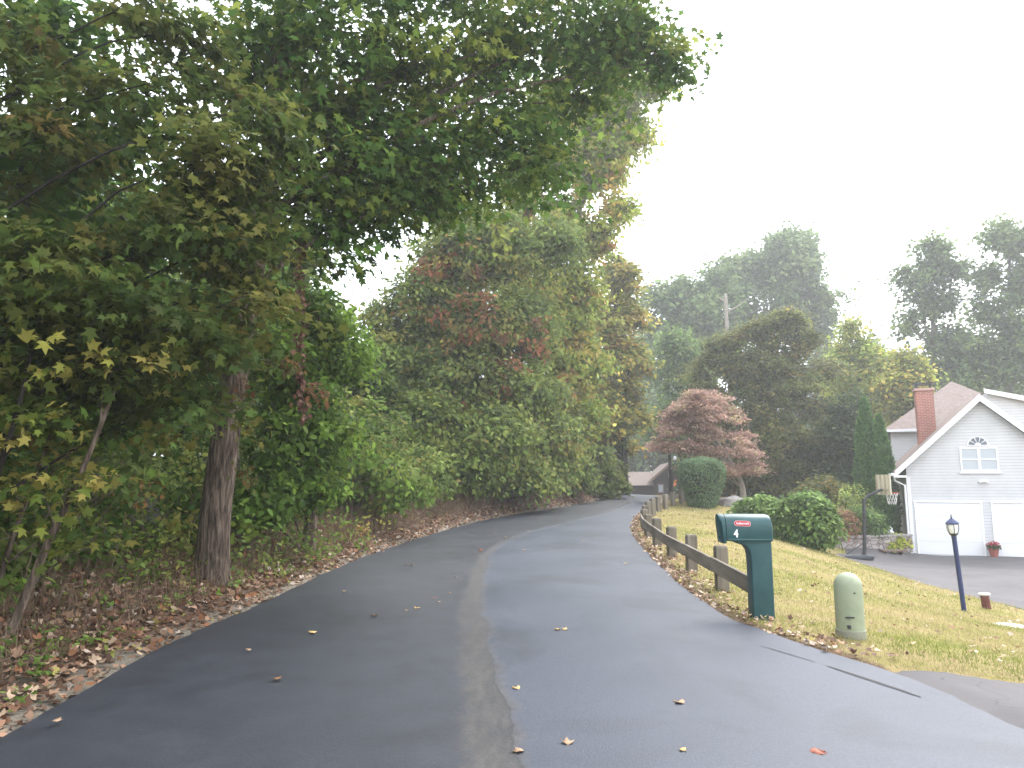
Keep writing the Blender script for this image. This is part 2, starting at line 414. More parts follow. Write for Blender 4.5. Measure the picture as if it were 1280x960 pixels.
class MB:
    def __init__(s): s.v = []; s.f = []

    def add(s, vs, fs):
        b = len(s.v); s.v += [tuple(float(c) for c in v) for v in vs]; s.f += [tuple(b + i for i in f) for f in fs]; return s

    def box(s, x0, x1, y0, y1, z0, z1):
        v = [(x, y, z) for z in (z0, z1) for y in (y0, y1) for x in (x0, x1)]
        return s.add(v, [(0, 2, 3, 1), (4, 5, 7, 6), (0, 1, 5, 4), (2, 6, 7, 3), (0, 4, 6, 2), (1, 3, 7, 5)])

    def beam(s, a, b, w, h, up=(0, 0, 1)):
        a, b, up = Vector(a), Vector(b), Vector(up); d = (b - a).normalized(); r = d.cross(up).normalized() * w / 2; u = r.cross(d).normalized() * h / 2
        v = [p + sx * r + sy * u for p in (a, b) for sx, sy in ((-1, -1), (1, -1), (1, 1), (-1, 1))]
        return s.add(v, [(3, 2, 1, 0), (4, 5, 6, 7), (0, 1, 5, 4), (1, 2, 6, 5), (2, 3, 7, 6), (3, 0, 4, 7)])

    def prism(s, poly, y0, y1):  # polygon in x-z, extruded along y
        n = len(poly); v = [(p[0], y0, p[1]) for p in poly] + [(p[0], y1, p[1]) for p in poly]
        return s.add(v, [tuple(range(n)), tuple(range(2 * n - 1, n - 1, -1))] + [(i + n, (i + 1) % n + n, (i + 1) % n, i) for i in range(n)])

    def lathe(s, prof, seg=24, c=(0, 0, 0)):
        v = []; f = []
        for r, z in prof:
            for k in range(seg):
                a = 2 * math.pi * k / seg; v.append((c[0] + r * math.cos(a), c[1] + r * math.sin(a), c[2] + z))
        for i in range(len(prof) - 1):
            for k in range(seg): f.append((i * seg + k, i * seg + (k + 1) % seg, (i + 1) * seg + (k + 1) % seg, (i + 1) * seg + k))
        f.append(tuple(range(seg - 1, -1, -1))); f.append(tuple((len(prof) - 1) * seg + k for k in range(seg)))
        return s.add(v, f)

    def tube(s, path, radii, seg=8, rough=0, flare=None):
        path = [Vector([float(c) for c in p]) for p in path]; v = []; f = []; n = len(path)
        ref = Vector((1, .13, 0))
        for i, p in enumerate(path):
            d = (path[min(i + 1, n - 1)] - path[max(i - 1, 0)]).normalized()
            a = (ref - d * ref.dot(d))
            if a.length < 1e-3: a = Vector((0, 1, 0)) - d * d.y
            a.normalize(); b = d.cross(a)
            for k in range(seg):
                t = 2 * math.pi * k / seg; r = radii[i] * (1 + (rough * mnoise.noise(Vector((math.cos(t) * 2.2, math.sin(t) * 2.2, p.z * .8 + p.x))) if rough else 0))
                if flare and i < len(flare): r *= 1 + flare[i] * max(0, math.cos(3 * t + 1)) + flare[i] * .4 * max(0, math.cos(5 * t))
                v.append(p + (a * math.cos(t) + b * math.sin(t)) * r)
        for i in range(n - 1):
            for k in range(seg): f.append((i * seg + k, i * seg + (k + 1) % seg, (i + 1) * seg + (k + 1) % seg, (i + 1) * seg + k))
        f.append(tuple(range(seg - 1, -1, -1))); f.append(tuple((n - 1) * seg + k for k in range(seg)))
        return s.add(v, f)

    def build(s, name, material, parent=None, bevel=0, smooth=False, seg=2, off=None):
        me = bpy.data.meshes.new(name)
        v = s.v if off is None else [(a[0] - off[0], a[1] - off[1], a[2] - off[2]) for a in s.v]
        me.from_pydata(v, [], s.f); me.update()
        bm = bmesh.new(); bm.from_mesh(me); bmesh.ops.recalc_face_normals(bm, faces=bm.faces)
        if bevel:
            bmesh.ops.remove_doubles(bm, verts=bm.verts, dist=1e-5)
            es = [e for e in bm.edges if len(e.link_faces) == 2 and e.calc_face_angle(0) > .5]
            bmesh.ops.bevel(bm, geom=es, offset=bevel, segments=seg, affect='EDGES', profile=.6, clamp_overlap=True)
        bm.to_mesh(me); bm.free()
        o = link(name, me, material, parent)
        if smooth:
            me.polygons.foreach_set('use_smooth', np.ones(len(me.polygons), bool))
            try: me.set_sharp_from_angle(angle=rad(40))
            except Exception: pass
        return o


# leaf outlines: (across, along, lift)
T_MAPLE = np.array([(0, 0, 0), (.38, .06, -.06), (.20, .25, 0), (.52, .56, -.13), (.17, .56, .02), (0, 1, -.12), (-.17, .56, .02), (-.52, .56, -.13), (-.20, .25, 0), (-.38, .06, -.06)])
T_OVAL = np.array([(0, 0, 0), (.22, .25, .03), (.25, .6, .02), (0, 1, -.1), (-.25, .6, .02), (-.22, .25, .03)])
T_DIA = np.array([(0, 0, 0), (.33, .5, .07), (0, 1, -.06), (-.33, .5, .07)])
T_BLADE = np.array([(-.5, 0, 0), (.5, 0, 0), (.0, 1, 0)])
T_CURL = np.array([(0, 0, 0), (.28, .12, .12), (.5, .5, .16), (.2, .62, .02), (0, 1, .14), (-.2, .62, .02), (-.45, .5, .18), (-.25, .12, .1)])


def unit(a): return a / np.maximum(np.linalg.norm(a, axis=1, keepdims=True), 1e-9)


def instance_mesh(name, T, pos, nrm, direc, size, color, material, parent=None, off=(0, 0, 0), width=None):
    """Real leaf-shaped faces, one per position, with a colour of its own on every leaf."""
    n, k = len(pos), len(T)
    nrm = unit(nrm); B = unit(direc - nrm * (direc * nrm).sum(1, keepdims=True)); A = np.cross(B, nrm)
    w = size if width is None else width
    V = (pos - np.array(off))[:, None, :] + A[:, None, :] * (T[None, :, 0:1] * np.reshape(w, (-1, 1, 1))) + B[:, None, :] * (T[None, :, 1:2] * np.reshape(size, (-1, 1, 1))) + nrm[:, None, :] * (T[None, :, 2:3] * np.reshape(size, (-1, 1, 1)))
    me = bpy.data.meshes.new(name)
    me.vertices.add(n * k); me.vertices.foreach_set('co', V.astype(np.float32).ravel())
    me.loops.add(n * k); me.loops.foreach_set('vertex_index', np.arange(n * k, dtype=np.int32))
    me.polygons.add(n); me.polygons.foreach_set('loop_start', np.arange(n, dtype=np.int32) * k)
    me.update(calc_edges=True)
    at_ = me.attributes.new('leaf_color', 'FLOAT_COLOR', 'FACE')
    c = np.concatenate([np.clip(color, 0, 1), np.ones((n, 1))], 1)
    at_.data.foreach_set('color', c.astype(np.float32).ravel())
    return link(name, me, material, parent)


def pick(pal, n):
    cols = np.array([p[0] for p in pal]); w = np.array([p[1] for p in pal], float); w /= w.sum()
    return cols[R.choice(len(pal), n, p=w)]


LEAF_GAIN = 1.5


def clumps(blobs, density=1.0, shell=.45):
    """Clump centres inside ellipsoids; each blob is (centre, radii, count)."""
    P, O = [], []
    for c, r, n in blobs:
        n = max(1, int(n * density)); d = unit(R.normal(size=(n, 3))); q = (shell + (1 - shell) * R.random((n, 1))) ** .8
        P.append(np.array(c) + d * q * np.array(r)); O.append(d)
    return np.concatenate(P), np.concatenate(O)


def leaf_cloud(cl, out, per, cr, size, pal, flat=.5, up=.9, outw=.6, jit=.55, clump_var=.25, leaf_var=.22, dirdown=.35):
    nC = len(cl); n = nC * per
    rr = cr * (.6 + .8 * R.random((nC, 1)))
    g = R.normal(size=(nC, per, 3)) * .5
    tilt = out[:, None, :]
    off_ = g * np.array([1, 1, flat]) * rr[:, None, :]
    off_[:, :, 2] -= (off_[:, :, 0:2] * tilt[:, :, 0:2]).sum(-1) * .35
    pos = (cl[:, None, :] + off_).reshape(n, 3)
    o = np.repeat(out, per, axis=0)
    nrm = np.array([0, 0, up]) + o * outw + R.normal(size=(n, 3)) * jit
    direc = o * .8 + R.normal(size=(n, 3)) * .7 + np.array([0, 0, -dirdown])
    base = np.repeat(pick(pal, nC), per, axis=0) * (1 + clump_var * R.normal(size=(nC, 1))).repeat(per, 0).clip(.45, 1.7)
    mixd = pick(pal, n); t = R.random((n, 1)) * .5
    col = (base * (1 - t) + mixd * t) * (1 + leaf_var * R.normal(size=(n, 1))).clip(.4, 1.8)
    col = col * LEAF_GAIN * np.array([1.04, 1.0, .72])
    sz = size * (.65 + .7 * R.random(n))
    return pos, nrm, direc, sz, col


def grow(mb, a, b, r0, r1, sag=.12, seg=6, steps=6, wig=.08):
    a, b = np.array(a, float), np.array(b, float); d = b - a; l = np.linalg.norm(d); w1, w2 = R.random(2) * 6
    path = []; rs = []
    for i in range(steps + 1):
        t = i / steps; p = a + d * t; p[2] += sag * l * math.sin(math.pi * t) * .6
        p[0] += wig * l * math.sin(w1 + 4 * t) * t * (1 - t) * 2; p[1] += wig * l * math.sin(w2 + 5 * t) * t * (1 - t) * 2
        path.append(p); rs.append(r0 + (r1 - r0) * t ** .7)
    mb.tube(path, rs, seg)


def smooth_path(path, k):
    path = [np.array(p, float) for p in path]; out = []
    for i in range(len(path) - 1):
        p0, p1, p2, p3 = path[max(i - 1, 0)], path[i], path[i + 1], path[min(i + 2, len(path) - 1)]
        for j in range(k):
            t = j / k
            out.append(.5 * ((2 * p1) + (-p0 + p2) * t + (2 * p0 - 5 * p1 + 4 * p2 - p3) * t * t + (-p0 + 3 * p1 - 3 * p2 + p3) * t ** 3))
    return out + [path[-1]]


def tree(name, label, cat, path, r0, r1, blobs, pal, size, per=60, cr=.7, T=T_DIA, bark=None, group=None, density=1, limbs=1, limb_r=.045, shell=.45, seg=10, rough=.12, leafmat=None, flat=.5, up=.9,
         outw=.6, jit=.55, cv=.25, crown='crown', extra=None, twig=True, flare=None, limb_every=1):
    base = np.array(path[0], float); base[2] = hz(base[0], base[1]) - .08; path = [base] + [np.array(p, float) for p in path[1:]]
    t = thing(name, label, cat, base, 0, group)
    sp = smooth_path(path, 5); mb = MB()
    rs = [r0 + (r1 - r0) * (i / (len(sp) - 1)) for i in range(len(sp))]
    for i, f in enumerate((1.25, 1.1, 1.03)): rs[i] *= f
    mb.tube(sp, rs, seg, rough, flare)
    cl, out = clumps(blobs, density, shell)
    spz = np.array(sp)
    hub = []
    for bi, (c, r, n) in enumerate(blobs):
        c = np.array(c); k = int(np.argmin(np.abs(spz[:, 2] - (c[2] - .55 * np.linalg.norm(c[:2] - spz[:, :2].mean(0)) - r[2] * .5))))
        s0 = spz[k]; e = c + np.array([0, 0, r[2] * .35])
        if np.linalg.norm(e - s0) > .3 and bi % limb_every == 0:
            for q in range(limbs):
                grow(mb, s0, e + R.normal(size=3) * np.array(r) * .25, min(rs[k] * .55, limb_r * (1 + np.linalg.norm(e - s0) * .12)), limb_r * .35, seg=6)
        if bi % limb_every == 0: hub.append(e)
    if twig:
        hubs = np.array(hub)
        for c in cl[::max(1, len(cl) // 90)]:
            h = hubs[np.argmin(((hubs - c) ** 2).sum(1))]
            if np.linalg.norm(h - c) > .2: grow(mb, h, c, limb_r * .33, limb_r * .1, seg=4, steps=4)
    mb.build('trunk', bark or M_BARK, t, smooth=True, off=base)
    a = leaf_cloud(cl, out, per, cr, size, pal, flat, up, outw, jit, cv)
    instance_mesh(crown, T, *a, leafmat or M_LEAF, t, base)
    for nm, bl, pal2, per2, cr2, size2, T2 in (extra or []):
        c2, o2 = clumps(bl, 1, .8)
        instance_mesh(nm, T2, *leaf_cloud(c2, o2, per2, cr2, size2, pal2, .9, .4, .9, .6), leafmat or M_LEAF, t, base)
    return t


def breakup(blobs, k=5, f=.5):
    """Split each smooth ellipsoid of a crown into smaller uneven tufts."""
    out = []
    for c, r, n in blobs:
        r = np.array(r, float)
        for _ in range(k):
            d = unit(R.normal(size=(1, 3)))[0] * (.35 + .6 * R.random()); g = f * (.6 + .7 * R.random())
            out.append((np.array(c) + d * r, tuple(np.maximum(r * g, .25)), max(2, int(n / k * (.7 + .6 * R.random())))))
    return out


def B(px, py, Y, rx, ry, rz, n): return (at(px, py, Y), (rx, ry, rz), n)


# ------------------------------------------------------------------ the setting
def axis(lo, hi, f0, f1, fine, grow_=1.14):
    a = list(np.arange(f0, f1 + 1e-6, fine)); s = fine; v = f1
    while v < hi: s *= grow_; v += s; a.append(v)
    s = fine; v = f0
    while v > lo: s *= grow_; v -= s; a.insert(0, v)
    return np.array(a)


def terrain(name, side, material):
    U = axis(0, 400, 0, 13 if side > 0 else 5, .2 if side > 0 else .14, 1.1); ys = axis(-60, 420, 1, 42, .22, 1.12)
    x0 = np.clip(xl(np.minimum(ys, 130)) if side < 0 else xr(np.minimum(ys, 130)), -40, 40)
    UU, YY = np.meshgrid(U, ys)
    XX = x0[:, None] + side * (UU - .18)
    x, y = XX.ravel(), YY.ravel(); z = height(x, y)
    inside = (x > xl(y) + .02) & (x < xr(y) - .02)
    z = np.where(inside, z - .09, z)
    if side > 0: z = np.where(in_poly(x, y, DRIVE_POLY), z - .07, z)
    nU, nY = len(U), len(ys)
    i = np.arange(nY - 1)[:, None] * nU + np.arange(nU - 1)[None, :]
    q = np.stack([i, i + 1, i + nU + 1, i + nU], -1).reshape(-1, 4)
    if side < 0: q = q[:, ::-1]
    me = bpy.data.meshes.new(name); me.from_pydata(np.stack([x, y, z], 1).tolist(), [], q.tolist()); me.update()
    me.polygons.foreach_set('use_smooth', np.ones(len(me.polygons), bool))
    g = me.attributes.new('grit', 'FLOAT', 'POINT')
    d = UU.ravel() - .18
    gv = np.clip(1 - d / (.55 if side < 0 else .45), 0, 1)
    if side > 0: gv = np.maximum(gv, .55 * sstep(36, 46, y) + .55 * sstep(12, 22, d) * sstep(28, 34, y))
    g.data.foreach_set('value', gv.astype(np.float32))
    o = link(name, me, material); return tag(o, kind='structure')


terrain('ground', -1, M_SOIL); terrain('lawn', 1, M_LAWN)


def build_road():
    ys = np.concatenate([np.arange(-12, 2, .5), np.arange(2, 48, .12), np.arange(48, 110, .8)])
    W = np.linspace(0, 1, 41); vs = []; uv = []; n = len(W) + 4
    jy = [-60, 4.26, 5.0, 6, 7.4, 9.2, 12, 14.1, 16.2, 19.4, 23.7, 27.4, 34, 45, 110]
    jx = [.25, .05, -.04, -.13, -.28, -.40, -.46, -.47, -.32, .43, 2.1, 3.65, 5.6, 6.6, 0]
    for y in ys:
        a = float(xl(y)) + .05 * mnoise.noise(Vector((y * 1.3, 0, 0))) + .03 * mnoise.noise(Vector((y * 5, 3, 0))) - .02
        b = float(xr(y)) + .05 * mnoise.noise(Vector((y * 1.1, 7, 0))) + .03 * mnoise.noise(Vector((y * 5, 9, 0))) + .02
        z = float(zr(y)); jo = float(np.interp(y, jy, jx))
        row = [(a - .015, z - .1), (a, z + .025)] + [(a + (b - a) * w, z + .025 + .03 * (1 - (2 * w - 1) ** 2)) for w in W] + [(b, z + .025), (b + .015, z - .1)]
        for x, zz in row: vs.append((x, y, zz)); uv.append((x - jo, y))
    f = [(r * n + c, r * n + c + 1, (r + 1) * n + c + 1, (r + 1) * n + c) for r in range(len(ys) - 1) for c in range(n - 1) if c not in (1, n - 3)]
    me = bpy.data.meshes.new('road'); me.from_pydata(vs, [], f); me.update()
    l = me.uv_layers.new(name='metres'); vi = np.zeros(len(me.loops), np.int32); me.loops.foreach_get('vertex_index', vi)
    l.data.foreach_set('uv', np.array(uv, np.float32)[vi].ravel())
    me.polygons.foreach_set('use_smooth', np.tile(np.array([False] + [True] * (n - 5) + [False]), len(ys) - 1))
    tag(link('road', me, M_ROAD), kind='structure')


build_road()


def build_drive():
    def res(p, n):
        p = np.array(p, float); s = np.array(smooth_path(p, 6)); t = np.linspace(0, 1, len(s)); q = np.linspace(0, 1, n)
        return np.stack([np.interp(q, t, s[:, 0]), np.interp(q, t, s[:, 1])], 1)
    a, b = res(DRIVE_L, 220), res(DRIVE_R, 220); K = 40; vs = []
    for i in range(220):
        for k in range(K):
            ww = k / (K - 1); e0 = .09 * mnoise.noise(Vector((i * .5, 1, 0))) + .05 * mnoise.noise(Vector((i * 1.7, 4, 0))); p = a[i] + (b[i] - a[i]) * (ww + (1 - ww) * e0 / np.linalg.norm(b[i] - a[i])); vs.append((p[0], p[1], 0))
    vs = np.array(vs); x, y = vs[:, 0], vs[:, 1]
    z = height(x, y) + .012 - .05 * sstep(.45, .1, x - xr(y)) * (y < 7)
    e = np.arange(len(vs)) % K
    z = np.where((e == 0) | (e == K - 1), z - .02, z)
    f = [(r * K + c, r * K + c + 1, (r + 1) * K + c + 1, (r + 1) * K + c) for r in range(219) for c in range(K - 1)]
    me = bpy.data.meshes.new('driveway'); me.from_pydata(np.stack([x, y, z], 1).tolist(), [], f); me.update()
    me.polygons.foreach_set('use_smooth', np.ones(len(me.polygons), bool))
    tag(link('driveway', me, M_DRIVE), kind='structure')


build_drive()


# ------------------------------------------------------------------ wooden fence, mailbox, pedestal
posts = [(3.05, 10.65), (3.13, 12.7), (3.2, 14.57), (3.33, 16.62), (3.5, 18.57), (3.78, 20.5), (4.15, 22.4), (4.6, 24.4), (5.15, 26.4), (5.75, 28.4), (6.45, 30.3), (7.2, 32.2), (8.0, 34.0), (8.65, 35.8)]
fb = (3.05, 10.65, hz(3.05, 10.65))
fence = thing('wooden_fence', 'low weathered wooden guard rail fence curving along the right road edge', 'fence', fb)
for k, (x, y) in enumerate(posts):
    z = hz(x, y); a = math.atan2(1, .1) + R.normal() * .06; h = .62 + R.normal() * .015; w = .086; mb = MB()
    prof = []
    cx, cy = x + R.normal() * .008, y
    ring = [(-w, -w), (w, -w), (w, w), (-w, w)]; lean = R.normal(size=2) * .012
    rows = [(-.25, 1), (0, 1), (h - .03, 1), (h, .8)]
    vs = [(cx + (p[0] * math.cos(.06 * k) - p[1] * math.sin(.06 * k)) * s + lean[0] * zz, cy + (p[0] * math.sin(.06 * k) + p[1] * math.cos(.06 * k)) * s + lean[1] * zz, z + zz) for zz, s in rows for p in ring]
    fs = [(0, 3, 2, 1), (12, 13, 14, 15)] + [(r * 4 + i, r * 4 + (i + 1) % 4, r * 4 + 4 + (i + 1) % 4, r * 4 + 4 + i) for r in range(3) for i in range(4)]
    mb.add(vs, fs); mb.build('post', M_WOOD, fence, bevel=.012, off=fb)
rails = [(2.97, 8.75)] + posts
for k in range(len(rails) - 1):
    (x0, y0), (x1, y1) = rails[k], rails[k + 1]
    d = Vector((x1 - x0, y1 - y0, 0)).normalized(); nrm = Vector((-d.y, d.x, 0)) * .125
    g = .004
    a = Vector((x0, y0, hz(x0, y0) + .37)) + nrm + d * g; b = Vector((x1, y1, hz(x1, y1) + .37 + R.normal() * .008)) + nrm - d * g
    MB().beam(a, b, .05, .2).build('rail', M_RAIL, fence, bevel=.008, off=fb)

mz = hz(2.95, 8.58) - .03
mail = thing('mailbox', 'dark teal plastic roadside mailbox on one-piece post with number 4', 'mailbox', (2.9, 8.58, mz), rad(-3))
poly = [(.135, -.2), (.135, .95), (-.26, .95), (-.27, .9), (-.20, .885), (-.155, .86), (-.125, .815), (-.112, .75), (-.108, .6), (-.112, -.2)]
MB().prism(poly, -.115, .115).build('post', M_TEAL, mail, bevel=.02, smooth=True, seg=3)


def box_section(x, zb, zt, hw, n=9):
    pts = [(x, -hw * .94, zb), (x, -hw, zb + .02)]
    r = min(hw, .13); zc = zt - r
    for i in range(n + 1):
        a = math.pi - math.pi * i / n; pts.append((x, math.cos(a) * hw, zc + math.sin(a) * r))
    pts += [(x, hw, zb + .02), (x, hw * .94, zb)]
    return pts


def loft(secs):
    n = len(secs[0]); v = [p for s in secs for p in s]
    f = [tuple(range(n - 1, -1, -1)), tuple((len(secs) - 1) * n + i for i in range(n))]
    f += [(i * n + k, i * n + (k + 1) % n, (i + 1) * n + (k + 1) % n, (i + 1) * n + k) for i in range(len(secs) - 1) for k in range(n)]
    return MB().add(v, f)


secs = [box_section(-.385, .93, 1.232, .142), box_section(-.3, .925, 1.238, .15), box_section(.09, .92, 1.235, .15), box_section(.135, .925, 1.222, .146), box_section(.15, .945, 1.19, .13)]
loft(secs).build('box', M_TEAL, mail, smooth=True)
fl = [(-.462, 1.232), (-.392, 1.237), (-.392, .905), (-.405, .897), (-.425, .915)]
dsec = []
for x_t, x_b, s in ((-.395, -.392, .152), (-.445, -.415, .149), (-.46, -.428, .13)):
    p = box_section(0, .90, 1.236, s); dsec.append([(x_b + (x_t - x_b) * (q[2] - .9) / .336, q[1], q[2]) for q in p])
door = loft(dsec).build('door', M_TEAL, mail, smooth=True)
MB().box(-.452, -.428, -.03, .03, .955, .985).build('handle', M_TEAL, door, bevel=.006)
MB().box(-.375, .142, -.1545, -.147, .947, .953).build('seam_ridge', mat('teal_edge', (.10, .19, .19), .4, .4), mail)
pill = [(-.262 + .03 * math.cos(a) if math.cos(a) < 0 else -.135 + .024 * math.cos(a), 1.128 + .028 * math.sin(a) + (.005 if math.cos(a) < 0 else 0)) for a in np.linspace(0, 2 * math.pi, 28, endpoint=False)]
MB().prism([((x + .2) * 1.06 - .2, (z - 1.13) * 1.16 + 1.13) for x, z in pill], -.1530, -.1485).build('badge_border', mat('pink_border', (.72, .45, .45), .5, .3), mail)
badge = MB().prism(pill, -.1548, -.1500).build('badge', M_RED, mail)


def text(name, body, size, loc, rot, parent, material, extrude=.0015, bold=0, sx=1):
    c = bpy.data.curves.new(name, 'FONT'); c.body = body; c.size = size; c.extrude = extrude; c.offset = bold; c.align_x = 'CENTER'; c.align_y = 'CENTER'
    c.materials.append(material)
    tmp = bpy.data.objects.new(name + '_outline', c); COL.objects.link(tmp)
    bpy.context.view_layer.update()
    me = bpy.data.meshes.new_from_object(tmp.evaluated_get(bpy.context.evaluated_depsgraph_get())); bpy.data.objects.remove(tmp)
    o = bpy.data.objects.new(name, me); COL.objects.link(o); o.parent = parent; o.location = loc; o.rotation_euler = rot; o.scale = (sx, 1, 1); return o


text('lettering', 'Rubbermaid', .034, (-.2, -.1562, 1.131), (rad(90), 0, 0), badge, M_LETTER, bold=.0006, sx=.88)
text('house_number', '4', .125, (-.28, -.1525, 1.012), (rad(90), 0, 0), mail, M_LETTER, bold=.004, sx=.8)

px_, py_ = 3.5, 7.62; pz = hz(px_, py_) - .04
ped = thing('utility_pedestal', 'pale green round-topped utility pedestal standing in the lawn', 'utility pedestal', (px_, py_, pz))
MB().lathe([(.148, 0), (.148, .12), (.140, .125)], 32).build('base', M_SAGE2, ped, smooth=True)
prof = [(.138, .11), (.139, .5)] + [(.138 * math.cos(a), .56 + .135 * math.sin(a)) for a in np.linspace(0, math.pi / 2 * .97, 9)]
MB().lathe(prof, 32).build('cover', M_SAGE, ped, smooth=True)
MB().box(-.10, -.015, -.142, -.118, .255, .268).build('slot', M_BLACK, ped)
MB().box(-.085, -.055, -.14, -.112, .15, .185).build('latch', M_BLACKP, ped, bevel=.004)
MB().lathe([(.011, 0), (.011, .008)], 10, (0, -.139, .5)).build('screw', M_BLACK, ped)

# ------------------------------------------------------------------ lamp post, stub post, drain
lx, ly = 8.93, 14.5; lz = hz(lx, ly) - .1
lamp = thing('lamp_post', 'leaning navy blue garden lamp post with black capped glass lantern', 'lamp post', (lx, ly, lz))
lamp.rotation_euler = (0, rad(-3.2), 0)
MB().lathe([(.045, -.1), (.045, 1.52), (.05, 1.525), (.05, 1.55)], 16).build('pole', M_NAVY, lamp, smooth=True)
MB().lathe([(.035, 1.55), (.065, 1.575), (.085, 1.60), (.075, 1.61)], 16).build('lantern_base', M_BLACK, lamp, smooth=True)
MB().lathe([(.07, 1.605), (.095, 1.66), (.105, 1.73), (.1, 1.80)], 16).build('globe', M_GLASS, lamp, smooth=True)
for k in range(6):
    a = k * math.pi / 3 + .2; c, s = math.cos(a), math.sin(a)
    MB().tube([(.075 * c, .075 * s, 1.6), (.1 * c, .1 * s, 1.66), (.111 * c, .111 * s, 1.73), (.106 * c, .106 * s, 1.8)], [.006] * 4, 5).build('rib', M_BLACK, lamp)
MB().lathe([(.118, 1.79), (.122, 1.81), (.09, 1.85), (.045, 1.885), (.03, 1.9)], 16).build('cap', M_NAVY, lamp, smooth=True)
MB().lathe([(.014, 1.9), (.02, 1.92), (.008, 1.94), (.012, 1.955), (.002, 1.99)], 10).build('finial', M_BLACK, lamp, smooth=True)
p = at(1233, 755, 15.2); sx_, sy_ = p[0], 15.2; sz = hz(sx_, sy_)
stub = thing('stub_post', 'short maroon post with pale cap at the driveway edge', 'post', (sx_, sy_, sz)); stub.rotation_euler = (0, rad(-6), 0)
MB().lathe([(.082, -.15), (.08, .27)], 14).build('body', M_BRICK_DARK, stub, smooth=True)
MB().lathe([(.115, .268), (.118, .29), (.105, .305)], 14).build('cap', M_SLAB, stub, smooth=True)
p = at(1262, 777, 12.2)
dr = MB(); dr.lathe([(.26, -.1), (.26, .02), (.22, .028)], 20, (p[0], 12.2, hz(p[0], 12.2)))
tag(dr.build('drain_cover', M_SLAB), 'small flat concrete cover set in the grass near the lamp post', 'drain cover')

# ------------------------------------------------------------------ white house
HZ = hz(16.8, 30.4) - .02
TH = rad(-24)
house = thing('white_house', 'white clapboard house with two-door garage gable and red brick chimney', 'house', (16.8, 30.5, HZ), TH)
W_, PK, EV = 5.65, 6.45, 3.33
cx = W_ / 2; slope = (PK - EV) / (cx + .42)


def gable_wall(x0, x1, y0, y1, pk, zb=-.6):
    ex = pk - slope * (x1 - x0) / 2
    return MB().prism([(x0, zb), (x1, zb), (x1, ex), ((x0 + x1) / 2, pk), (x0, ex)], y0, y1)


garage = gable_wall(0, W_, 0, 7, PK - .12).build('garage_wall', M_SIDING, house)
rf = MB()
for s in (-1, 1):
    xe = cx + s * (cx + .42)
    rf.prism([(xe, EV - .02), (cx, PK - .02), (cx, PK + .10), (xe, EV + .10)] if s < 0 else [(cx, PK - .02), (xe, EV - .02), (xe, EV + .10), (cx, PK + .10)], -.29, 7.2)
rf.build('garage_roof', M_ROOF, house)
tr = MB()
for s in (-1, 1):
    xe = cx + s * (cx + .45)
    a = [(xe, EV - .16), (cx, PK - .17), (cx, PK + .115), (xe, EV + .115)]
    tr.prism(a if s < 0 else a[::-1], -.345, -.292)
tr.build('rake_board', M_WHITE, house)
MB().box(-.5, -.02, -.34, .02, EV - .17, EV - .075).build('eave_return', M_WHITE, house)
MB().box(-.60, -.44, -.3, 7, EV - .1, EV + .02).build('gutter', M_WHITE, house, bevel=.02)
MB().box(-.022, .12, -.022, .02, -.3, EV - .17).build('corner_board', M_WHITE, house)
MB().tube([(-.5, -.1, EV - .08), (-.45, -.05, EV - .3), (-.09, -.045, EV - .5), (-.09, -.045, .35), (-.24, -.16, .22)], [.045] * 5, 8).build('downspout', M_WHITE, house, smooth=True)
for x0 in (.27, 3.0):
    d = MB()
    for k in range(4): d.box(x0, x0 + 2.3, -.012 - .002 * (k % 2), .01, .01 + k * .53, .53 + k * .53)
    dd = d.build('garage_door', M_WHITE, house)
    f = MB(); f.box(x0 - .06, x0 - .002, -.035, .012, -.1, 2.13); f.box(x0 + 2.302, x0 + 2.36, -.035, .012, -.1, 2.13); f.box(x0 - .08, x0 + 2.38, -.05, .012, 2.132, 2.20)
    f.build('door_frame', mat('trim_white', (.86, .86, .86), .5, .3), dd)
win = MB(); X0, X1, Z0, Z1 = 2.0, 3.34, 3.40, 4.40
for a, b in ((X0, X0 + .07), ((X0 + X1) / 2 - .05, (X0 + X1) / 2 + .05), (X1 - .07, X1)): win.box(a, b, -.045, .01, Z0, Z1)
for a, b in ((X0 + .071, (X0 + X1) / 2 - .051), ((X0 + X1) / 2 + .051, X1 - .071)):
    for zz, q in ((Z0, .08), (Z1 - .07, .07), ((Z0 + Z1) / 2 - .025, .05)): win.box(a, b, -.04, .01, zz, zz + q)
win = win.build('window', M_WHITE, house)
MB().box(X0 + .03, X1 - .03, -.012, .005, Z0 + .03, Z1 - .03).build('pane', M_PANE, win)
g = MB()
for i in range(2, 27): g.box(X0 + .08, X1 - .08, -.02, -.013, Z0 + i * (Z1 - Z0) / 27, Z0 + i * (Z1 - Z0) / 27 + .016)
g.build('blind', M_SHADE, win)
MB().box(X0 - .06, X1 + .06, -.07, .01, Z0 - .08, Z0 - .002).build('sill', M_WHITE, win)
fx, fz, fr = (X0 + X1) / 2, Z1 + .05, .40
fan = MB().prism([(fx + fr * math.cos(a), fz + fr * math.sin(a)) for a in np.linspace(0, math.pi, 17)], -.03, .01).build('fan_window', M_WHITE, house)
for k in range(5):
    a0, a1 = math.pi * (k + .09) / 5, math.pi * (k + .91) / 5
    pts = [(fx + r_ * math.cos(a), fz + .03 + r_ * math.sin(a)) for r_, aa in ((.11, np.linspace(a0, a1, 4)), (.33, np.linspace(a1, a0, 5))) for a in aa]
    MB().prism(pts, -.036, -.0305).build('pane', M_DARKPANE, fan)
